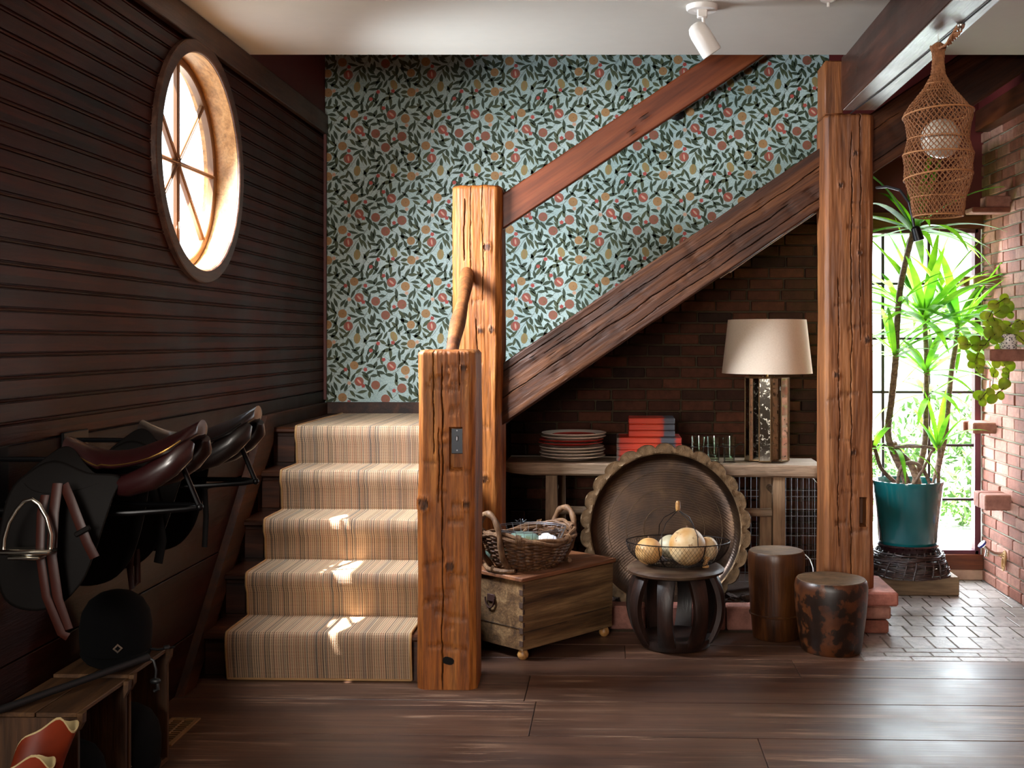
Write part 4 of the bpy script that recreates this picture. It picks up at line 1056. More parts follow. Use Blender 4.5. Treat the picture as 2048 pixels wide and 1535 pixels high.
for (x, y, z, r_, sc, lb) in ((-.415, 5.19, .105, .078, (1.15, 1, .82), 'largest blue-green squash, in the middle of the willow basket'), (-.52, 5.15, .085, .058, (1.1, 1, .85), 'small blue-grey squash at the left end of the willow basket'), (-.315, 5.20, .085, .062, (1.25, 1, .75), 'dark green squash on the right in the willow basket, beside the white cloth')):
    mb = MB(); mb.ico((0, 0, 0), r_, n=40, m=22, sc=sc, fn=ribbed(9, .035)); o = mb.build('squash', M['squash'], loc=(x, y, LZ + z - .012)); tag(o, lb, 'squash', 'squashes in the willow basket')
    mb = MB(); mb.tube([(0, 0, r_ * .7), (.005, 0, r_ * .82), (.016, 0, r_ * .92)], [.008, .006, .008], 7); mb.build('stem', M['wickl'], o)
mb = MB(); rows = []
for i in range(9):
    rows.append([Vector((-.35 + .012 * j + .004 * sin(i), 5.13 + .011 * i, LZ + .150 - .0035 * (abs(i - 4) ** 1.4) - .004 * (abs(j - 4) ** 1.35) + .006 * sin(i * 1.3 + j))) for j in range(9)])
mb.strip(rows); o = mb.build('white_cloth', M['cloth']); mo = o.modifiers.new('s', 'SOLIDIFY'); mo.thickness = .004; tag(o, 'crumpled white cloth tucked on the squashes in the willow basket', 'cloth')
mb = MB(); rv = random.Random(5)
for i in range(16):
    a0 = rv.uniform(0, 6.28); rr_ = rv.uniform(.02, .045); cx, cy = -.30 + rv.uniform(-.02, .02), 5.27 + rv.uniform(-.02, .02)
    mb.tube([(cx + rr_ * cos(a0 + t * .7), cy + rr_ * sin(a0 + t * .7) * .7, LZ + .145 + rv.uniform(-.002, .002) + .01 * sin(t + i)) for t in range(8)], .0018, 4)
tag(mb.build('twig_nest', M['wick']), 'tangle of thin dark twigs at the back of the willow basket', 'twigs')

# ================================================================= STOOL WITH WIRE BOWL AND GOURDS
SX, SY, SZ = .282, 5.235, .372
sl_ = thing('carved_stool', (SX, SY, 0), 'black carved wooden stool with bowed legs, holding the wire bowl', 'stool')
mb = MB(); mb.lathe([(.0, .332), (.12, .332), (.205, .338), (.220, .345), (.223, .356), (.212, .366), (.19, .370), (.13, .367), (0, .364)], n=64, wob=lambda a, z: 1 + .008 * sin(3 * a + 1)); mb.build('seat', M['stoolseat'], sl_)
for k in range(8):
    a = 2 * pi * k / 8 + radians(22.5) + .12; mb = MB(); rows = []
    for i in range(15):
        t = i / 14; z = .03 + .31 * t; r_ = .150 + .062 * sin(pi * (t * .9 + .02)) ** .8; wd = .036 + .003 * cos(2 * pi * t)
        tg = Vector((-sin(a), cos(a), 0)); rd = Vector((cos(a), sin(a), 0)); c = rd * r_ + Vector((0, 0, z))
        rows.append([c - tg * wd - rd * .012, c - tg * wd + rd * .010, c - tg * wd * .5 + rd * .018, c + tg * wd * .5 + rd * .018, c + tg * wd + rd * .010, c + tg * wd - rd * .012])
    mb.rings(rows); mb.build('leg', M['stool'], sl_, ang=50)
mb = MB(); mb.lathe([(0, 0), (.135, 0), (.158, .008), (.168, .03), (.17, .05), (.15, .055), (.10, .045), (0, .04)], n=56); mb.build('base', M['stool'], sl_)
wbz = .372
wb_ = thing('wire_fruit_bowl', (SX + .012, SY, wbz), 'dark wire mesh bowl with wooden grip handle, on the black stool', 'bowl')
mb = MB(); A_, B_ = .238, .165
def bp_(t, s): # s 0 bottom..1 rim
    k = .48 + .52 * sin(s * pi / 2) ** .9; return Vector((A_ * k * cos(t), B_ * k * sin(t), .002 + .108 * (1 - cos(s * pi / 2)) ** .85 if s > 0 else .002))
NN, MM = 76, 11
for k in range(NN):
    for sg in (1, -1):
        mb.tube([bp_(2 * pi * (k + sg * .5 * j) / NN, j / MM) for j in range(MM + 1)], .0007, 3, cap=False)
for k in range(13):
    x = -.46 + .077 * k; mb.tube([(A_ * x, B_ * -.46 * sqrt(max(.01, 1 - (x / .48) ** 2)), .002), (A_ * x, B_ * .46 * sqrt(max(.01, 1 - (x / .48) ** 2)), .002)], .0009, 4)
mb.build('wire_mesh', M['wire'], wb_)
mb = MB(); mb.tube([bp_(2 * pi * k / 72, 1) for k in range(72)], .0025, 6, closed=True); mb.tube([bp_(2 * pi * k / 48, 0) for k in range(48)], .002, 6, closed=True)
for t in (radians(-113), radians(-62), radians(113), radians(62)): mb.tube([bp_(t, j / 8) * 1.01 for j in range(9)], .0022, 5)
mb.build('wire_rim', M['wire'], wb_)
mb = MB(); HX = -.0
for y in (-1, 1):
    for sg in (-1, 1):
        p0 = bp_(radians(-90 + sg * 20) if y < 0 else radians(90 - sg * 20), 1); mb.tube([p0, (p0.x * .98, p0.y * .9, .16), (p0.x * .72, p0.y * .55, .205), (p0.x * .25, p0.y * .2, .235), (0, y * .006, .252), (0, 0, .275)], .0020, 6)
mb.build('bail_handle', M['wire'], wb_)
mb = MB(); mb.tube([(0, 0, .246), (0, 0, .262), (0, 0, .285), (0, 0, .293)], [.009, .0115, .011, .007], 12); mb.build('wooden_grip', M['jamb'], wb_)
GB = wbz + .006
def gourd(name, x, y, r_, mat, lb, sc=(1, 1, .97), sq=0):
    mb = MB(); mb.ico((0, 0, 0), r_, n=40, m=24, sc=sc, fn=lambda p: 1 + .015 * noise.noise(p * 2)); o = mb.build(name, mat, loc=(x, y, GB + r_ * sc[2] + sq)); return tag(o, lb, 'gourd', 'gourds in the wire bowl')
g1 = gourd('gourd', SX - .123, SY - .03, .062, M['gourdt'], 'round tan gourd at the left of the wire bowl', (1, 1, .98))
g2 = gourd('gourd', SX + .052, SY - .045, .084, M['gourd'], 'largest cream gourd with brown specks, in the middle of the bowl', (1, 1, 1.02))
g3 = gourd('gourd', SX - .018, SY + .072, .058, M['gourdw'], 'pale greenish gourd behind the largest one', (1, 1, .92), .012)
g4 = gourd('gourd', SX + .150, SY + .015, .050, M['gourd'], 'small gourd at the right of the bowl with a knobbly stem end', (.95, 1, 1.08), .012)
mb = MB(); mb.tube([(-.005, -.03, -.035), (-.012, -.046, -.055), (-.014, -.05, -.07)], [.014, .009, .014], 8); mb.ico((-.014, -.05, -.072), .016, n=12, m=8, fn=lambda p: 1 + .18 * sin(p.x * 9) * sin(p.z * 9 + p.y * 7)); mb.build('stem', M['gourdt'], g4)
for g_, r_ in ((g1, .062), (g2, .086)):
    mb = MB(); mb.tube([(0, .3 * r_, .94 * r_), (.0, .34 * r_, 1.04 * r_)], .004, 6); mb.build('stem', M['wickl'], g_)

# ================================================================= LOG STOOLS
def log_(name, x, y, prof_, mat, lb, band=None, seed=0):
    t = thing(name, (x, y, 0), lb, 'stool', 'stools cut from logs')
    wb2 = lambda a, z: 1 + .018 * sin(2 * a + seed) + .010 * sin(5 * a + seed * 2 + z * 3)
    mb = MB(); mb.lathe(prof_, n=64, wob=wb2); mb.build('trunk', mat, t)
    r_, z_ = prof_[-1]; mb = MB(); mb.lathe([(r_ * 1.0, z_ - .004), (r_ * .985, z_ + .003), (r_ * .8, z_ + .005), (r_ * .4, z_ + .003), (0, z_ + .004)], n=64, wob=wb2); mb.build('top_face', M['logtop'], t)
    if band:
        mb = MB(); zb_, rb = band; mb.tube([(rb * 1.01 * wb2(a, zb_) * cos(a), rb * 1.01 * wb2(a, zb_) * sin(a), zb_ + .003 * sin(a)) for a in [2 * pi * k / 64 for k in range(64)]], .006, 6, closed=True); mb.build('band', mat, t)
    return t
log_('log_stool', .768, 5.405, [(.0, 0), (.104, 0), (.110, .006), (.118, .10), (.122, .14), (.128, .25), (.132, .36), (.131, .395), (.126, .408)], M['log'], 'taller brown turned log stool with a raised band near its foot', (.118, .1205), 1)
log_('log_stool', .985, 5.185, [(.0, 0), (.128, 0), (.134, .008), (.142, .06), (.155, .16), (.162, .24), (.163, .29), (.158, .315), (.153, .322)], M['burn'], 'shorter wider log stool with scorched black and brown sides', None, 3)

# ================================================================= CEILING SPOT, NET LAMP
sp = thing('spot_lamp', (.353, 4.57, ZC), 'white ceiling spotlight with tilted bullet shaped head', 'lamp')
mb = MB(); mb.lathe([(0, -.020), (.058, -.020), (.063, -.014), (.064, 0), (0, 0)], n=40); mb.build('canopy', M['white'], sp)
mb = MB(); mb.box((0, -.01, -.034), (.040, .03, .034), bev=.004); mb.tube([(.004, -.01, -.045), (.008, -.005, -.125)], .0065, 10); mb.build('stem', M['white'], sp)
mb = MB(); mb.lathe([(0, .072), (.015, .0705), (.030, .062), (.0385, .045), (.0415, .025), (.042, -.06), (.040, -.066), (.036, -.066), (.038, -.055), (.037, .02), (0, .05)], n=40)
mb.build('lamp_head', M['white'], sp, loc=(.002, -.055, -.148), rot=(radians(8), radians(-33), 0))
mb = MB(); mb.lathe([(0, -.012), (.016, -.011), (.03, -.004), (.031, 0), (0, 0)], n=24); mb.lathe([(0, -.03), (.006, -.03), (.006, -.012), (0, -.012)], n=10)
tag(mb.build('sprinkler', M['white'], loc=(.844, 4.50, ZC)), 'small white sprinkler head in the ceiling near the dark beam', 'sprinkler')

nl = thing('net_lamp', (1.168, 4.13, 0), 'crocheted jute net pendant lamp with a pale globe inside', 'lamp')
Y_ = 4.13
def Zp(y): return HC + (HY - y) / F * (Y_ * cos(PSI) - 1.168 * sin(PSI))
k_ = Y_ / F
pf = [(92, 15), (105, 11), (125, 10), (150, 13), (169, 23), (184, 33), (205, 50), (229, 67), (250, 61), (278, 58), (295, 62), (309, 67), (330, 64), (354, 65), (375, 59), (395, 52), (412, 50), (432, 47)]
def prof_at(y):
    for (a, b_) in zip(pf, pf[1:]):
        if a[0] <= y <= b_[0]:
            t = (y - a[0]) / (b_[0] - a[0]); return (a[1] + (b_[1] - a[1]) * t) * k_
    return pf[-1][1] * k_
mb = MB(); NC = 38; ys = []
y = 92.
while y < 432: ys.append(y); y += 6.4
rn = random.Random(2)
def npnt(i, j):
    y = ys[i]; r_ = prof_at(y); t = 2 * pi * (j + (.5 if i % 2 else 0)) / NC
    return Vector((r_ * cos(t) + rn.uniform(-1, 1) * .0012, r_ * sin(t) + rn.uniform(-1, 1) * .0012, Zp(y) + rn.uniform(-1, 1) * .0016))
G = [[npnt(i, j) for j in range(NC)] for i in range(len(ys))]
for i in range(len(ys) - 1):
    for j in range(NC):
        a = G[i][j]; o1 = (j if i % 2 else j - 1) % NC; o2 = (o1 + 1) % NC
        for b_ in (G[i + 1][o1], G[i + 1][o2]):
            m_ = (a + b_) / 2 + (a - b_).cross(Vector((a.x, a.y, 0)).normalized()) * .12 + Vector((a.x, a.y, 0)).normalized() * .0015
            mb.tube([a, m_, b_], .0021, 4, cap=False)
mb.build('net_shade', plain('jute_twine', '#8a5a38', .85, var=.25, vs=60), nl)
for (yy, w) in ((169, .0025), (184, .002), (229, .0035), (278, .002), (309, .003), (354, .0035), (395, .002), (432, .003)):
    mb = MB(); r_ = prof_at(yy) * 1.01; mb.tube([(r_ * cos(t), r_ * sin(t), Zp(yy) + .012 * cos(t + .9) * (yy in (229, 354))) for t in [2 * pi * k / 40 for k in range(40)]], w, 6, closed=True)
    mb.build('hoop', plain('jute_hoop', '#a87246', .8) if yy == 169 else bpy.data.materials['jute_hoop'], nl)
mb = MB(); mb.ico((.010, 0, Zp(277)), .0705, n=40, m=24); mb.build('globe', plain('frosted_globe', '#d8cfc0', .3, var=.02), nl)
mb = MB(); mb.tube([(.010 + .0715 * cos(t), .0715 * sin(t), Zp(277)) for t in [2 * pi * k / 40 for k in range(40)]], .0015, 5, closed=True); mb.build('globe_band', M['strap'], nl)
mb = MB(); a = Vector((0, 0, Zp(95))); b_ = at(1922, 50, 3.96) - Vector((1.168, 4.13, 0)); mb2 = MB()
for q in range(5):
    mb.tube([a.lerp(b_, t) + Vector((.010 * cos(q * 1.26 + t * 14), .010 * sin(q * 1.26 + t * 14), .006 * sin(t * 20 + q) - .02 * sin(pi * t))) for t in [k / 24 for k in range(25)]], .0035, 5)
mb.ico(a, .020, n=10, m=8, fn=lambda p: 1 + .2 * sin(p.x * 11) * sin(p.y * 9)); mb.build('net_tail', bpy.data.materials['jute_twine'], nl)
mb = MB(); mb.ico(b_, .014, n=12, m=8); mb.tube([b_, b_ + Vector((0, 0, .04)), b_ + Vector((0, 0, .06))], .004, 6); mb.tube([a, (0, 0, 2.50)], .0015, 5); mb.box(b_ + Vector((.0, 0, .05)), (.05, .02, .012), bev=.003); mb.build('hook', M['steel'], nl)
# second cord with bare socket beside the net
sk = thing('bulb_socket', (1.33, 5.0, 0), 'black bulb socket hanging on a curved cord below the net lamp', 'socket')
p = [at(1753, 375, 5.3), at(1775, 373, 5.2), at(1800, 380, 5.1), at(1818, 405, 5.0), at(1826, 440, 5.0), at(1828, 452, 5.0)]
mb = MB(); mb.tube([q - Vector((1.33, 5.0, 0)) for q in p], .006, 8); mb.build('cord', M['blackplastic'], sk)
q = at(1834, 466, 5.0) - Vector((1.33, 5.0, 0)); mb = MB(); d = Vector((.28, 0, -.96)); mb.tube([q - d * .032, q - d * .022, q + d * .032, q + d * .034], [.010, .020, .024, .020], 18); mb.build('socket', M['black'], sk)

# ================================================================= YUCCA AND ITS POT
Yp = 6.30; C0 = at(1822, 965, Yp)
mb = MB(); mb.box((1.655, 6.44, .052), (.48, .30, .104), bev=.006)
tag(mb.build('wood_block', wood('pale_block', ['#5e4a36', '#8c7458', '#a58d6e'], 0, 1, .7, .3, seed=81)), 'squared brown block on the brick floor under the wicker stand', 'block')
wk = thing('wicker_stand', (1.64, 6.40, .106), 'dark twig wicker ring supporting the teal plant pot', 'stand')
mb = MB(); rt = random.Random(9)
for j in range(34):
    z = .006 + .118 * (j / 34); r0_ = .225 - .35 * z + rt.uniform(-.012, .006); n = 60; ph = rt.uniform(0, 6)
    mb.tube([((r0_ + .007 * sin(9 * t + ph)) * cos(t), (r0_ + .007 * sin(9 * t + ph)) * sin(t), z + .010 * sin(2 * t + ph) * .6) for t in [2 * pi * k / n for k in range(n)]], rt.uniform(.003, .0055), 5, closed=True)
for k in range(26):
    t = 2 * pi * k / 26; mb.tube([(.225 * cos(t), .225 * sin(t), -.0), (.213 * cos(t + .08), .213 * sin(t + .08), .06), (.165 * cos(t + .2), .165 * sin(t + .2), .135)], .005, 5)
mb.build('wicker_ring', M['wickd'], wk)
mb = MB(); mb.lathe([(0, 0), (.145, 0), (.155, .012), (.165, .03), (.172, .036), (.166, .044), (.158, .036), (.14, .018), (0, .015)], n=56)
tag(mb.build('plant_saucer', M['saucer'], loc=(1.64, 6.40, .232)), 'dark glazed saucer between the teal pot and the wicker', 'saucer')
PZ = .252
yu = thing('potted_yucca', (1.64, 6.40, PZ), 'tall yucca with three bare trunks in a glossy teal pot', 'plant')
mb = MB(); mb.lathe([(0, 0), (.150, 0), (.156, .006), (.192, .345), (.197, .362), (.195, .372), (.186, .372), (.180, .355), (.176, .33), (0, .33)], n=72); mb.build('pot', M['teal'], yu)
mb = MB(); mb.lathe([(.180, .332), (.12, .340), (0, .345)], n=40, wob=lambda a, z: 1 + .003 * sin(9 * a)); mb.build('soil', M['soil'], yu)
base_ = Vector((1.64, 6.40, PZ))
def trunkpts(px_): return [at(x, y, 6.40 + dy) - base_ for (x, y, dy) in px_]
trunks = [([(1815, 972, 0), (1806, 945, 0), (1785, 900, 0), (1776, 862, 0), (1783, 800, 0), (1791, 720, -.02), (1794, 650, -.03), (1800, 580, -.04), (1812, 520, -.05), (1826, 465, -.06)], .020, .0155),
          ([(1828, 972, .05), (1840, 930, .05), (1850, 880, .06), (1852, 800, .07), (1853, 720, .08), (1850, 660, .08), (1848, 620, .08)], .018, .013),
          ([(1868, 972, .08), (1880, 915, .09), (1890, 870, .1), (1897, 800, .1), (1903, 740, .1), (1911, 690, .1), (1916, 645, .1)], .017, .0135),
          ([(1877, 972, -.03), (1877, 935, -.03), (1878, 900, -.03), (1876, 885, -.03)], .010, .009),
          ([(1800, 972, .02), (1780, 955, .02), (1762, 935, 0), (1752, 905, 0), (1745, 880, 0)], .012, .010),
          ([(1862, 972, -.06), (1850, 945, -.08), (1835, 928, -.09), (1815, 925, -.09), (1800, 940, -.08), (1795, 968, -.07)], .010, .009),
          ([(1826, 968, -.07), (1845, 940, -.1), (1862, 905, -.1), (1868, 898, -.1), (1850, 893, -.1), (1810, 893, -.08), (1790, 893, -.05)], .007, .008),
          ([(1838, 972, 0), (1822, 930, .02), (1800, 905, .03), (1788, 885, .0)], .020, .014)]
for (pp, ra, rb) in trunks:
    cp = trunkpts(pp); pts = []
    for i in range(len(cp) - 1):
        p0 = cp[max(i - 1, 0)]; p1 = cp[i]; p2 = cp[i + 1]; p3 = cp[min(i + 2, len(cp) - 1)]
        for s in range(8):
            t = s / 8; pts.append(.5 * ((2 * p1) + (p2 - p0) * t + (2 * p0 - 5 * p1 + 4 * p2 - p3) * t * t + (3 * p1 - p0 - 3 * p2 + p3) * t ** 3))
    pts.append(cp[-1]); n = len(pts)
    mb = MB(); mb.tube(pts, [(ra + (rb - ra) * i / n) * (1 + .09 * (i % 2)) for i in range(n)], 12)
    mb.build('trunk', M['trunkm'] if 'trunkm' in M else M.setdefault('trunkm', wood('ringed_trunk', ['#4a3430', '#8a6e5c', '#b59a7e'], 2, 2.5, .7, .5, seed=90, stretch=1.6)), yu, ang=80)
def blade(mb, p, d, L, w, droop, n=10):
    p = Vector(p); d = Vector(d).normalized(); rows = []; v = d.copy()
    side = d.cross(Vector((0, 0, 1))); side = side.normalized() if side.length > .1 else Vector((1, 0, 0))
    for i in range(n + 1):
        t = i / n; q = w * (.55 + .45 * min(1, t * 4)) * (1 - max(0, (t - .45) / .55) ** 1.7) + .0006
        nn = side.cross(v).normalized(); rows.append([p - side * q + nn * q * .35, p, p + side * q + nn * q * .35]); p = p + v * (L / n)
        v = (v + Vector((0, 0, -droop / n * (.3 + 1.4 * t)))).normalized()
    mb.strip(rows)
def head(c, n, L0, L1, w, el0, el1, droop, seed, az=None):
    q = random.Random(seed); out = []
    for k in range(n):
        a = (k * 2.39996 + q.uniform(-.2, .2)) if az is None else q.uniform(*az); e = radians(q.uniform(el0, el1)); L = q.uniform(L0, L1)
        mb = MB(); blade(mb, Vector(c) + Vector((cos(a), sin(a), 0)) * .008 + Vector((0, 0, -.05 * k / n)), (cos(a) * cos(e), sin(a) * cos(e), sin(e)), L, w * q.uniform(.8, 1.15), droop * q.uniform(.5, 1.5))
        out.append(mb)
    for mb in out: mb.build('leaf', M['blade'], yu, ang=120)
def bp2(x, y, dy): return at(x, y, 6.40 + dy) - base_
head(bp2(1830, 452, -.06), 24, .40, .62, .022, -15, 75, .9, 11)
head(bp2(1849, 625, .08), 28, .42, .66, .026, 10, 80, .7, 12)
head(bp2(1917, 640, .10), 26, .36, .56, .023, -25, 80, .7, 13)
head(bp2(1853, 735, .07), 12, .32, .46, .022, 0, 60, .8, 14)
head(bp2(1876, 885, -.03), 7, .20, .36, .017, 25, 85, .6, 15)
head(bp2(1790, 893, -.06), 7, .20, .32, .014, -10, 45, 2.4, 16)
head(bp2(1790, 700, -.03), 12, .28, .46, .019, -5, 60, .9, 17)
head(bp2(1850, 640, .06), 14, .42, .62, .022, -25, 25, .7, 19)
head(bp2(1915, 660, .08), 12, .36, .52, .021, -45, 10, .6, 20)
head(bp2(1798, 600, -.04), 8, .28, .44, .018, -10, 50, .8, 21)
head(bp2(1856, 780, .07), 8, .26, .40, .018, -20, 40, .9, 22)
head(bp2(1748, 885, .0), 5, .24, .36, .018, 20, 80, .8, 18)

# ================================================================= RIGHT WALL: LEDGES, TRAILING PLANT, TAP
for (xr, y0_, y1_, wx, lb, gl) in ((2022, 391, 413, .145, 'topmost brick ledge jutting from the right brick wall', 1), (1998, 550, 570, .15, 'second brick ledge from the top, behind the yucca leaves', 0), (2062, 698, 722, .22, 'brick ledge carrying the trailing plant', 0), (1993, 845, 867, .14, 'brick ledge jutting out below the trailing plant', 0), (2022, 990, 1021, .15, 'lowest brick ledge, just above the tap', 0)):
    a = atx(xr, y0_, XR); b_ = atx(xr, y1_, XR); h = a.z - b_.z
    mb = MB(); mb.box((XR - wx / 2 + .01, a.y + .05, (a.z + b_.z) / 2), (wx, .10, h), bev=.006)
    if gl: mb.box((XR - .1, a.y + .06, b_.z - .016), (.22, .13, .03), bev=.006)
    if xr == 2022 and y0_ == 990: mb.box((XR - wx / 2 + .01, a.y + .155, (a.z + b_.z) / 2), (wx, .09, h), bev=.006)
    if xr == 1993 or xr == 1998: mb.box((XR - wx / 2 - .0, a.y + .155, (a.z + b_.z) / 2), (wx + .02, .09, h), bev=.006)
    tag(mb.build('brick_ledge', M['brickR'], None, False), lb, 'ledge', 'brick ledges on the right wall')
LP = atx(2062, 698, XR)
hp = thing('trailing_plant', (XR - .10, LP.y + .05, LP.z), 'trailing plant with round yellow-green leaves in a patterned cup', 'plant')
mb = MB(); mb.lathe([(0, 0), (.040, 0), (.043, .004), (.048, .075), (.046, .078), (.043, .07), (0, .065)], n=36)
m, nt, b = newmat('patterned_cup'); v = mapped(nt); vo = nd(nt, 'ShaderNodeTexVoronoi'); vo.inputs['Scale'].default_value = 90; nt.links.new(v, vo.inputs['Vector']); nt.links.new(ramp(nt, vo.outputs['Distance'], [(.3, hx('#5a5a66')), (.42, hx('#e8e4e0'))]), b.inputs['Base Color']); b.inputs['Roughness'].default_value = .25
mb.build('cup', m, hp)
rv = random.Random(4); o_ = Vector(hp.location)
vines = [[(1992, 665), (1975, 640), (1990, 610), (2010, 596)], [(1990, 668), (1960, 700), (1950, 720), (1955, 740)], [(2000, 668), (2020, 650), (2040, 640), (2060, 650)], [(1985, 668), (1970, 690), (1945, 690), (1930, 688)],
         [(1990, 720), (1985, 770), (1968, 790), (1960, 800)], [(2005, 722), (2018, 745), (2015, 770), (1990, 790)], [(2000, 665), (1985, 630), (2000, 620), (2025, 625)], [(2010, 665), (2035, 670), (2060, 690), (2065, 720)]]
lv = []
mb = MB()
for vi, vn in enumerate(vines):
    pts = [Vector((0, 0, .07))] + [at(x, y, LP.y + .05 - .03 * (i) * (vi % 2) - .02) - o_ for i, (x, y) in enumerate(vn)]
    pts = [Vector((min(q.x, .075), q.y, q.z)) for q in pts]; mb.tube(pts, .0022, 5)
    for i in range(1, len(pts)):
        for s in range(3): lv.append(pts[i - 1].lerp(pts[i], (s + 1) / 3))
mb.build('vine', M['strap'], hp)
for c in lv:
    n = 14; a = rv.uniform(0, 6.28); nrm = Vector((rv.uniform(-.6, .3), -1, rv.uniform(-.2, .8))).normalized(); uu = nrm.orthogonal().normalized(); uu = Matrix.Rotation(a, 3, nrm) @ uu; ww = nrm.cross(uu); r_ = rv.uniform(.020, .034)
    P_ = [c + uu * (r_ * .8 + r_ * cos(2 * pi * k / n)) + ww * (r_ * .85 * sin(2 * pi * k / n)) for k in range(n)]
    P_ = [Vector((min(q.x, .08), q.y, q.z)) for q in P_]; cen = c + uu * r_ * .8 - nrm * .004; cen.x = min(cen.x, .08)
    mb = MB(); mb.add(P_ + [cen], [(k, (k + 1) % n, n) for k in range(n)]); lf = mb.build('leaf', M['hoya'], hp, ang=120); mo = lf.modifiers.new('s', 'SOLIDIFY'); mo.thickness = .002
fa = thing('garden_tap', atx(2010, 1108, XR), 'brass wall tap with a blue wheel low on the right wall', 'tap')
mb = MB(); mb.tube([(.0, 0, 0), (-.035, 0, 0), (-.06, 0, .004), (-.09, 0, .022), (-.115, 0, .045)], [.014, .013, .011, .010, .009], 12); mb.tube([(-.095, 0, .028), (-.098, 0, .005), (-.100, 0, -.012)], [.010, .011, .012], 12); mb.build('tap_body', M['steel'], fa)
mb = MB(); d = Vector((-.7, 0, .7)); c = Vector((-.125, 0, .055)); mb.tube([c - d * .006, c + d * .006], .026, 8); mb.build('wheel_handle', plain('blue_wheel', '#2c2f78', .4), fa)
mb = MB()
for j in range(4): mb.tube([(.0 - .012 * 1 - .004 * j, -.03 + .022 * cos(t) - .004 * j, -.01 + .035 * sin(t) - .012 * j) for t in [2 * pi * k / 20 for k in range(20)]], .004, 6, closed=True)
mb.build('rope_coil', M['binding'], fa)

# ================================================================= HANDRAIL BRACKET
hb = thing('rail_bracket', (.37, YB, 2.74), 'black iron pipe flange and rail on the papered wall', 'handrail')
c = at(1352, 224, YB - .01) - Vector(hb.location)
mb = MB(); mb.lathe([(0, 0), (.048, 0), (.048, .008), (.022, .012), (.020, .05), (0, .05)], n=28); mb.v = [(v[0] + c.x, -.006 - v[2], v[1] + c.z) for v in mb.v]; mb.build('flange', M['black'], hb)
mb = MB(); q0 = at(1362, 215, YB - .08) - Vector(hb.location); q1 = at(1560, 82, YB - .08) - Vector(hb.location); mb.ico(q0, .024, n=14, m=9); mb.tube([q0, q1], .018, 12); mb.build('pipe_rail', M['black'], hb)

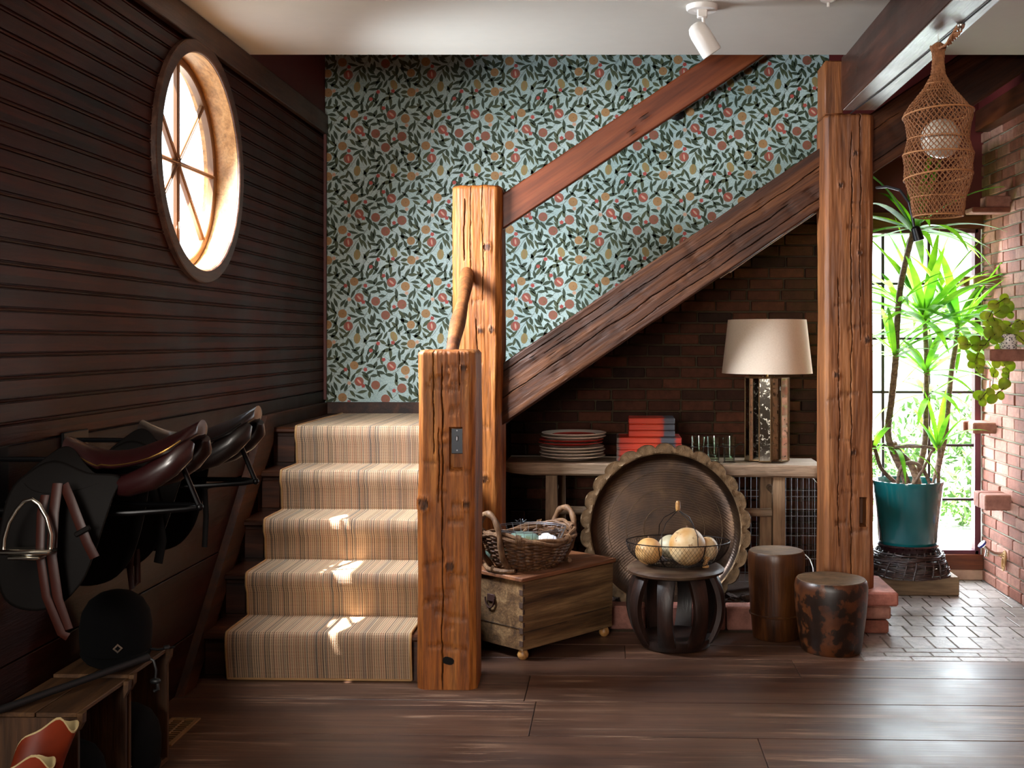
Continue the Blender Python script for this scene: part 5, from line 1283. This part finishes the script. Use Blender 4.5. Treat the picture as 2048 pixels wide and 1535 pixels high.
# ================================================================= SADDLES
def saddle(name, loc, lb, seatm, flapm, irons, seed):
    s = thing(name, loc, lb, 'saddle', 'saddles on wall racks')
    # local: x away from wall (pommel 0 -> cantle .5), y toward back, z up; origin at rack arm height under pommel
    SL = .372
    def seat_sec(x):
        t = x / SL
        zt = .124 + .040 * (1 - min(1, t / .32)) ** 1.6 + .085 * max(0, (t - .38) / .62) ** 1.5
        hw = .038 + .080 * min(1, max(0, (t + .02) / .75))
        if t > .80: hw *= sqrt(max(.02, 1 - ((t - .80) / .215) ** 2))
        return zt, hw
    rows = []; n = 18
    for i in range(31):
        x = SL * i / 30; zt, hw = seat_sec(x); th_ = .055 + .015 * i / 30; row = []
        for k in range(n):
            a = 2 * pi * k / n; yy = hw * cos(a); zz = (.022 * sin(a) if sin(a) > 0 else .020 * sin(a)) 
            zz -= .62 * (abs(yy) ** 1.6) * (2.0 if x < .12 else 1.4)
            row.append(Vector((x, yy, zt + zz)))
        rows.append(row)
    mb = MB(); mb.rings(rows); mb.build('seat', seatm, s)
    def flapshape(poly, side, y0_, mat, nm, bulge=.03, thick=.005, dz=0):
        # subdivided fan so the flap can curve
        cx = sum(p[0] for p in poly) / len(poly); cz = sum(p[1] for p in poly) / len(poly)
        P2 = []
        m_ = len(poly)
        for i in range(m_):
            p0, p1, p2, p3 = poly[(i - 1) % m_], poly[i], poly[(i + 1) % m_], poly[(i + 2) % m_]
            for q in range(4):
                t = q / 4; f = lambda a, b_, c_, d_: .5 * (2 * b_ + (c_ - a) * t + (2 * a - 5 * b_ + 4 * c_ - d_) * t * t + (3 * b_ - a - 3 * c_ + d_) * t ** 3)
                P2.append((f(p0[0], p1[0], p2[0], p3[0]), f(p0[1], p1[1], p2[1], p3[1])))
        rows = []
        for s_ in (1, .96, .8, .6, .4, .2, .02):
            rows.append([Vector((cx + (x - cx) * s_, 0, cz + (z - cz) * s_)) for (x, z) in P2])
        top = max(p[1] for p in P2)
        for r_ in rows:
            for p in r_:
                d = top - p.z; p.y = side * (y0_ + bulge * (1 - math.exp(-d * 9)) + .006 * sin(p.x * 14 + seed))
        mb = MB(); mb.rings(rows, cap=False); mb.add([rows[-1][0]], [])
        o = mb.build(nm, mat, s, ang=100); mo = o.modifiers.new('s', 'SOLIDIFY'); mo.thickness = thick; mo.offset = 0; return o
    flapP = [(-.105, .045), (-.07, .09), (.0, .125), (.10, .095), (.185, .085), (.175, .03), (.155, -.05), (.135, -.12), (.105, -.19), (.05, -.245), (-.03, -.262), (-.10, -.235), (-.125, -.15), (-.12, -.04)]
    for side in (-1, 1): flapshape(flapP, side, .075, flapm, 'flap', .075)
    skirt = [(-.075, .082), (-.035, .125), (.005, .157), (.04, .152), (.08, .120), (.12, .092), (.165, .082), (.12, .062), (.06, .046), (-.01, .042), (-.055, .055)]
    for side in (-1, 1): flapshape(skirt, side, .040, flapm, 'skirt', .115, .006)
    for side in (-1, 1):   # stuffed panels
        P_ = [(.08, side * .05, .065), (.14, side * .072, .052), (.20, side * .082, .058), (.26, side * .084, .080), (.31, side * .080, .115), (.345, side * .070, .150), (.36, side * .055, .175)]
        mb = MB(); mb.tube(P_, [.008, .024, .032, .036, .036, .032, .014], 14, ry=[.006, .020, .028, .034, .038, .034, .014]); mb.build('panel', seatm, s)
    for side in (-1, 1):   # welt along the seat
        pts = []
        for i in range(4, 29):
            x = SL * i / 30; zt, hw = seat_sec(x); yy = hw * .98; pts.append((x, side * yy, zt - .62 * (yy ** 1.6) * (2.0 if x < .12 else 1.4) + .004))
        mb = MB(); mb.tube(pts, .0022, 5); mb.build('piping', M['brass'] if seed == 1 else flapm, s)
    mb = MB(); mb.lathe([(0, 0), (.006, .001), (.005, .004), (0, .005)], n=10); mb.v = [(a - .030, -.085 - c, b_ + .105) for (a, b_, c) in mb.v]; mb.build('stud', M['brass'], s)
    def strapb(pts, w, nm, mat=M['strap']):
        mb = MB(); mb.tube(pts, w, 8, ry=.0028, up=(0, 1, 0)); return mb.build(nm, mat, s, ang=60)
    if irons:
        strapb([(.050, -.165, .075), (.050, -.185, .0), (.052, -.20, -.11), (.068, -.20, -.22), (.090, -.19, -.30)], .0135, 'stirrup_leather')
        strapb([(.022, -.175, .045), (.022, -.196, .0), (.026, -.21, -.10), (.042, -.21, -.21), (.075, -.195, -.31), (.090, -.19, -.32)], .0115, 'stirrup_leather')
        strapb([(.065, -.160, .070), (.090, -.178, .035), (.118, -.19, -.02), (.140, -.19, -.075), (.158, -.185, -.115)], .0135, 'billet_strap')
        mb = MB(); mb.box((.130, -.194, -.045), (.045, .010, .014), rot=Matrix.Rotation(-.5, 3, 'Y'), bev=.003); mb.build('keeper', M['flap'], s)
        c = Vector((.000, -.222, .026)); arch = [(-.062, -.112), (-.060, -.085), (-.048, -.045), (-.028, -.012), (-.008, .010), (.012, .014), (.030, .002), (.050, -.032), (.062, -.075), (.060, -.112)]
        mb = MB(); mb.tube([c + Vector((x, 0, z)) for (x, z) in arch], .0058, 10)
        mb.box(c + Vector((-.002, 0, -.118)), (.140, .050, .014), bev=.005); mb.box(c + Vector((-.002, 0, -.133)), (.085, .040, .010), bev=.003); mb.build('stirrup_iron', M['steel'], s)
    else:
        strapb([(.09, -.15, .0), (.115, -.165, -.08), (.13, -.165, -.17), (.115, -.16, -.24)], .014, 'billet_strap', M['flap'])
        strapb([(.03, -.15, -.18), (.028, -.16, -.26), (.035, -.16, -.32), (.05, -.155, -.30), (.045, -.15, -.20)], .010, 'stirrup_leather')
        strapb([(.20, -.0, -.02), (.205, -.0, -.12), (.20, -.0, -.22)], .009, 'girth_strap', M['flap'])
    return s
def rack(loc, lb):
    s = thing('saddle_rack', loc, lb, 'rack', 'black saddle racks on the left wall')
    w = loc[0] - XL
    tip = (.47, 0, 0)
    mb = MB(); mb.tube([(-w, -.07, .0), (.05, -.075, -.003), (.30, -.05, -.010), (.44, -.015, -.004), (.475, 0, .0), (.44, .015, .004), (.30, .05, .0), (.05, .075, .002), (-w, .07, 0)], .0075, 9)
    mb.tube([(.475, 0, .0), (.462, 0, .03), (.420, 0, .13), (.405, 0, .16)], .0075, 9); mb.tube([(.405, 0, .16), (.2, 0, .13), (-w, 0, .13)], .0075, 9)
    mb.ico((.475, 0, .0), .011, n=10, m=7); mb.build('tube_frame', M['black'], s)
    mb = MB(); mb.box((-w + .006, 0, .06), (.010, .17, .20), bev=.003); mb.build('wall_plate', M['black'], s)
saddle('saddle', (-1.505, 3.09, .955), 'oxblood saddle with a hanging stirrup iron, nearest on the wall rack', M['leath1'], M['flap'], True, 1)
saddle('saddle', (-1.505, 3.58, .965), 'black-brown saddle on the farther wall rack, behind the oxblood one', M['leath2'], M['flap'], False, 2)
rack((-1.615, 3.09, .945), 'black tube rack under the oxblood saddle')
rack((-1.615, 3.58, .955), 'black tube rack under the farther black-brown saddle')

# ================================================================= CRATES, HELMETS, CROP, BOOTS, REGISTER
def crate(y0_, y1_, z1_, lb, xo=0, xf=-1.485):
    c = thing('wooden_crate', ((xf + XL) / 2, (y0_ + y1_) / 2, 0), lb, 'crate', 'pine crates by the left wall')
    X0, X1 = XL + .006 + xo, xf; cx = (XL + xf) / 2; cy = (y0_ + y1_) / 2; t = .014
    def pb(nm, x, y, z, d, m=M['crate']): 
        mb = MB(); mb.box((x - cx, y - cy, z), d, bev=.002); return mb.build(nm, m, c, False)
    for y in (y0_ + t / 2, y1_ - t / 2): pb('side_board', (X0 + X1) / 2, y, z1_ / 2, (X1 - X0, t, z1_ - .03), wood('pine_side_%d' % (y * 100), ['#34200f', '#533620', '#68492a'], 2, 1, .6, .3, seed=y) )
    w = (X1 - X0) / 2
    for i in range(2): pb('slat', X0 + w * (i + .5), cy, z1_ - .007, (w - .004, y1_ - y0_ + .004, .013)); pb('slat', X0 + w * (i + .5), cy, .010, (w - .004, y1_ - y0_ + .01, .016))
    pb('back_board', X0 + .006, cy, z1_ / 2, (.010, y1_ - y0_ - .03, z1_ - .03))
    for y in (y0_ + .012, y1_ - .012):
        mb = MB(); mb.rings([[Vector((X1 - cx - .002 + a, y - cy + b_ * .012, z1_ - .002 + z)) for (a, b_) in ((0, -1), (.016 * k, -1), (.016 * k, 1), (0, 1))] for (z, k) in ((0, 1.0), (-.028, .9), (-.05, .15))])
        mb.build('corner_cleat', M['crate'], c, False)
    return c
cr1 = crate(3.10, 3.42, .372, 'nearer pine crate by the left wall, riding crop lying on it')
cr2 = crate(3.435, 3.745, .380, 'farther pine crate by the left wall, riding helmet on top')
def helmet(x, y, z, lb, rz, strap=True):
    h = thing('riding_helmet', (x, y, z), lb, 'helmet', 'black riding helmets', rz)
    mb = MB(); prof_ = [(.098, .018), (.104, .028), (.109, .07), (.110, .11), (.102, .155), (.082, .190), (.050, .212), (.02, .221), (0, .222)]
    mb.lathe(prof_, n=48, sx=1.0, sy=1.16); mb.lathe([(.090, .0), (.098, .018)], n=48, sy=1.16); mb.build('shell', M['velvet'], h)
    mb = MB(); rows = []
    for i in range(5):
        s_ = i / 4; rows.append([Vector(((.104 + .004 * s_) * cos(a) * 1.0, (.104 * 1.16) * sin(a) - .045 * s_ * max(0, -sin(a)) ** 1.2, .034 - .022 * s_ * max(0, -sin(a)) ** .8)) for a in [pi + pi * k / 20 for k in range(21)]])
    mb.strip(rows); o = mb.build('peak', M['velvet'], h, ang=80); mo = o.modifiers.new('s', 'SOLIDIFY'); mo.thickness = .004
    mb = MB(); c = Vector((0, -.1285, .066)); q = [(-.015, 0), (0, -.015), (.015, 0), (0, .015)]; mb.prism([c + Vector((a, 0, b_)) for (a, b_) in q], (0, -.004, 0))
    q = [(-.008, 0), (0, -.008), (.008, 0), (0, .008)]; mb.prism([c + Vector((a, -.004, b_)) for (a, b_) in q], (0, -.001, 0), mi=1)
    mb.build('badge', [M['steel'], M['velvet']], h, False)
    if strap:
        mb = MB(); mb.tube([(.095, -.03, .03), (.125, -.05, .028), (.16, -.045, .030), (.175, -.03, .026)], .006, 6, ry=.003); mb.box((.150, -.05, .034), (.02, .016, .012), bev=.003); mb.build('chin_strap', M['blackplastic'], h)
helmet(-1.600, 3.60, .380, 'black velvet riding helmet sitting on top of the farther crate', radians(26))
helmet(-1.560, 3.575, .022, 'black riding helmet standing inside the farther crate', radians(26), False)
helmet(-1.600, 3.26, .014, 'black riding helmet inside the nearer crate', radians(-5), False)
mb = MB(); q0, q1 = at(-40, 1432, 2.98), at(292, 1340, 3.56); q1 = Vector((-1.455, 3.50, .415)); q0 = Vector((-1.80, 2.90, .40)); 
q0 = at(-60, 1440, 3.0); pts = [q0.lerp(q1, k / 12) for k in range(13)]
cp = thing('riding_crop', q1, 'long black riding crop lying across the crates, loop hanging down', 'whip')
mb.tube([p - q1 for p in pts], [.011] * 12 + [.013], 10); mb.build('shaft', M['blackplastic'], cp)
mb = MB(); mb.tube([(0, 0, 0), (.018, .0, -.010), (.026, 0, -.04), (.024, 0, -.068)], .004, 7); mb.ico((.024, 0, -.074), .012, n=10, m=7, sc=(1.5, 1, .8)); mb.tube([(.010, 0, -.075), (.030, 0, -.078), (.032, 0, -.10), (.020, 0, -.105)], .006, 7); mb.build('wrist_loop', M['blackplastic'], cp)
def boot(x, y, z, lb, rx, s_):
    b_ = thing('leather_boot', (x, y, z), lb, 'boot', 'tan-red leather boots'); b_.rotation_euler = rx; b_.scale = (1.15, 1.2, 1.60 - .16 * (s_ - 1))
    def rim(t, k, zz, dip_): 
        return Vector(((.056 * k + .004 * sin(3 * t + s_)) * cos(t) + .012 * (1 - k) + .008 * sin(zz * 30), (.044 * k + .003 * sin(2 * t)) * sin(t), zz + dip_ * (.030 * cos(t) - .016 * cos(2 * t) + .004 * sin(5 * t)) + .003 * sin(4 * t + zz * 50)))
    mb = MB(); mb.rings([[rim(2 * pi * j_ / 40, k, zz, dp) for j_ in range(40)] for (zz, k, dp) in ((.0, .8, 0), (.03, .84, 0), (.06, .80, .1), (.09, .90, .2), (.13, .96, .4), (.16, 1.02, .6), (.19, 1.03, .8), (.235, 1.10, 1))], cap=False)
    mb.build('shaft', M['boot'], b_)
    mb = MB(); mb.rings([[Vector((.030 + xx, w * cos(t), .001 + max(0, h * (sin(t) * .5 + .5)))) for t in [2 * pi * j / 20 for j in range(20)]] for (xx, w, h) in ((-.085, .02, .04), (-.075, .038, .07), (-.02, .042, .09), (.04, .042, .085), (.10, .046, .06), (.145, .040, .045), (.165, .018, .03))]); mb.build('foot', M['boot'], b_)
    mb = MB(); mb.rings([[rim(2 * pi * j_ / 40, k, zz, 1) for j_ in range(40)] for (zz, k) in ((.234, 1.105), (.237, 1.11), (.238, 1.06), (.232, .98), (.195, .88))], cap=False); mb.build('lining', M['cream'], b_)['label'] = 'cream lining edge'
    mb = MB(); mb.lathe([(.053, .195), (.0, .195)], n=28, sy=.78); mb.build('shaft_shade', M['velvet'], b_)  # black disc added for the shade inside the shaft
    mb = MB(); mb.tube([(.05 * cos(t), -.04 + .0 * t, .19 + .01 * sin(3 * t)) for t in [k * .3 for k in range(6)]], .006, 6, ry=.002); mb.build('pull_strap', M['boot'], b_)
boot(-1.545, 2.86, 0.0, 'tan-red leather boot with cream lining in front of the nearer crate', (radians(-14), radians(8), radians(8)), 1)
boot(-1.53, 2.72, 0.0, 'tan-red leather boot at the bottom left corner, nearest the viewer', (radians(-14), radians(8), radians(4)), 2)
rg = thing('floor_register', (-1.585, 4.03, .0), 'tan metal floor register with two rows of slots by the crates', 'vent')
mb = MB(); t = .004
fx0, fx1, fy0, fy1 = -.055, .055, -.15, .13
for (a, b_, c, d) in ((fx0, -.038, fy0, fy1), (.038, fx1, fy0, fy1), (-.038, .038, fy0, fy0 + .02), (-.038, .038, fy1 - .02, fy1), (-.004, .004, fy0, fy1)): mb.box(((a + b_) / 2, (c + d) / 2, .003), (b_ - a, d - c, .006), bev=.001)
for k in range(12): mb.box((0, fy0 + .028 + k * .0205, .003), (.078, .008, .005))
mb.build('grille', M['register'], rg, False)
mb = MB(); mb.box((0, -.01, .0012), (.09, .24, .002)); mb.build('duct_opening', M['velvet'], rg, False)

# ================================================================= OUTSIDE
mb = MB(); mb.box((0, 14, -.12), (40, 14.2, .06)); struct(mb.build('ground_outside', M['path'], None, False))
def shrub(x, y, z0_, w, h, n, lb, seed, col=M['hedge']):
    q = random.Random(seed); t = thing('garden_shrub', (x, y, z0_), lb, 'shrub', 'shrubs outside the windows'); mb = MB()
    for i in range(n):
        a = q.uniform(0, 6.28); e = math.acos(q.uniform(-1, 1)); r_ = q.uniform(.6, 1)
        c = Vector((w * r_ * sin(e) * cos(a), w * .7 * r_ * sin(e) * sin(a), h * .5 + h * .5 * r_ * cos(e))); s_ = q.uniform(.03, .07)
        d1 = Vector((q.uniform(-1, 1), q.uniform(-1, 1), q.uniform(-1, 1))).normalized(); d2 = d1.orthogonal().normalized()
        mb.add([c - d1 * s_, c + d2 * s_ * .4, c + d1 * s_, c - d2 * s_ * .4], [(0, 1, 2, 3)])
    mb.build('foliage', col, t, False)
    mb = MB(); mb.tube([(0, 0, 0), (.02, 0, h * .5)], [.03, .015], 7); mb.build('stem', M['bark'], t)
shrub(2.9, 9.3, -.1, .8, 1.15, 1600, 'green shrub outside the garden window, lower right panes', 1)
shrub(1.9, 9.8, -.1, .6, .8, 900, 'low green shrub outside behind the teal pot', 2)
shrub(1.6, 15.5, -.1, 2.2, 5.2, 3200, 'tall leafy tree shrub far outside, behind the yucca top', 3)
ho = thing('neighbour_house', (3.0, 12.5, -.1), 'pale clapboard house wing seen through the garden window', 'house')
mb = MB()
for k in range(18): mb.box((.6, 0, .08 + k * .15), (6.0, .05, .146), rot=Matrix.Rotation(.06, 3, 'X'))
mb.build('siding', M['siding'], ho, False)
mb = MB()
for q in range(5): mb.prism([(-3.6, -1.0 + .02 * q, 1.75 + q * .24), (4.0, -1.0 + .02 * q, 3.05 + q * .24), (4.0, -1.0 + .02 * q, 3.26 + q * .24), (-3.6, -1.0 + .02 * q, 1.96 + q * .24)], (0, .05, 0))
mb.build("eaves", M['roofing'], ho, False)
mb = MB()
for x in (-1.4, -.2, .7): mb.box((x, -.95, 1.1), (.09, .09, 2.3))
mb.build('porch_posts', M['white'], ho, False)
shrub(-5.0, 8.5, .5, 1.6, 2.4, 1200, 'leafy tree outside the round window', 5)
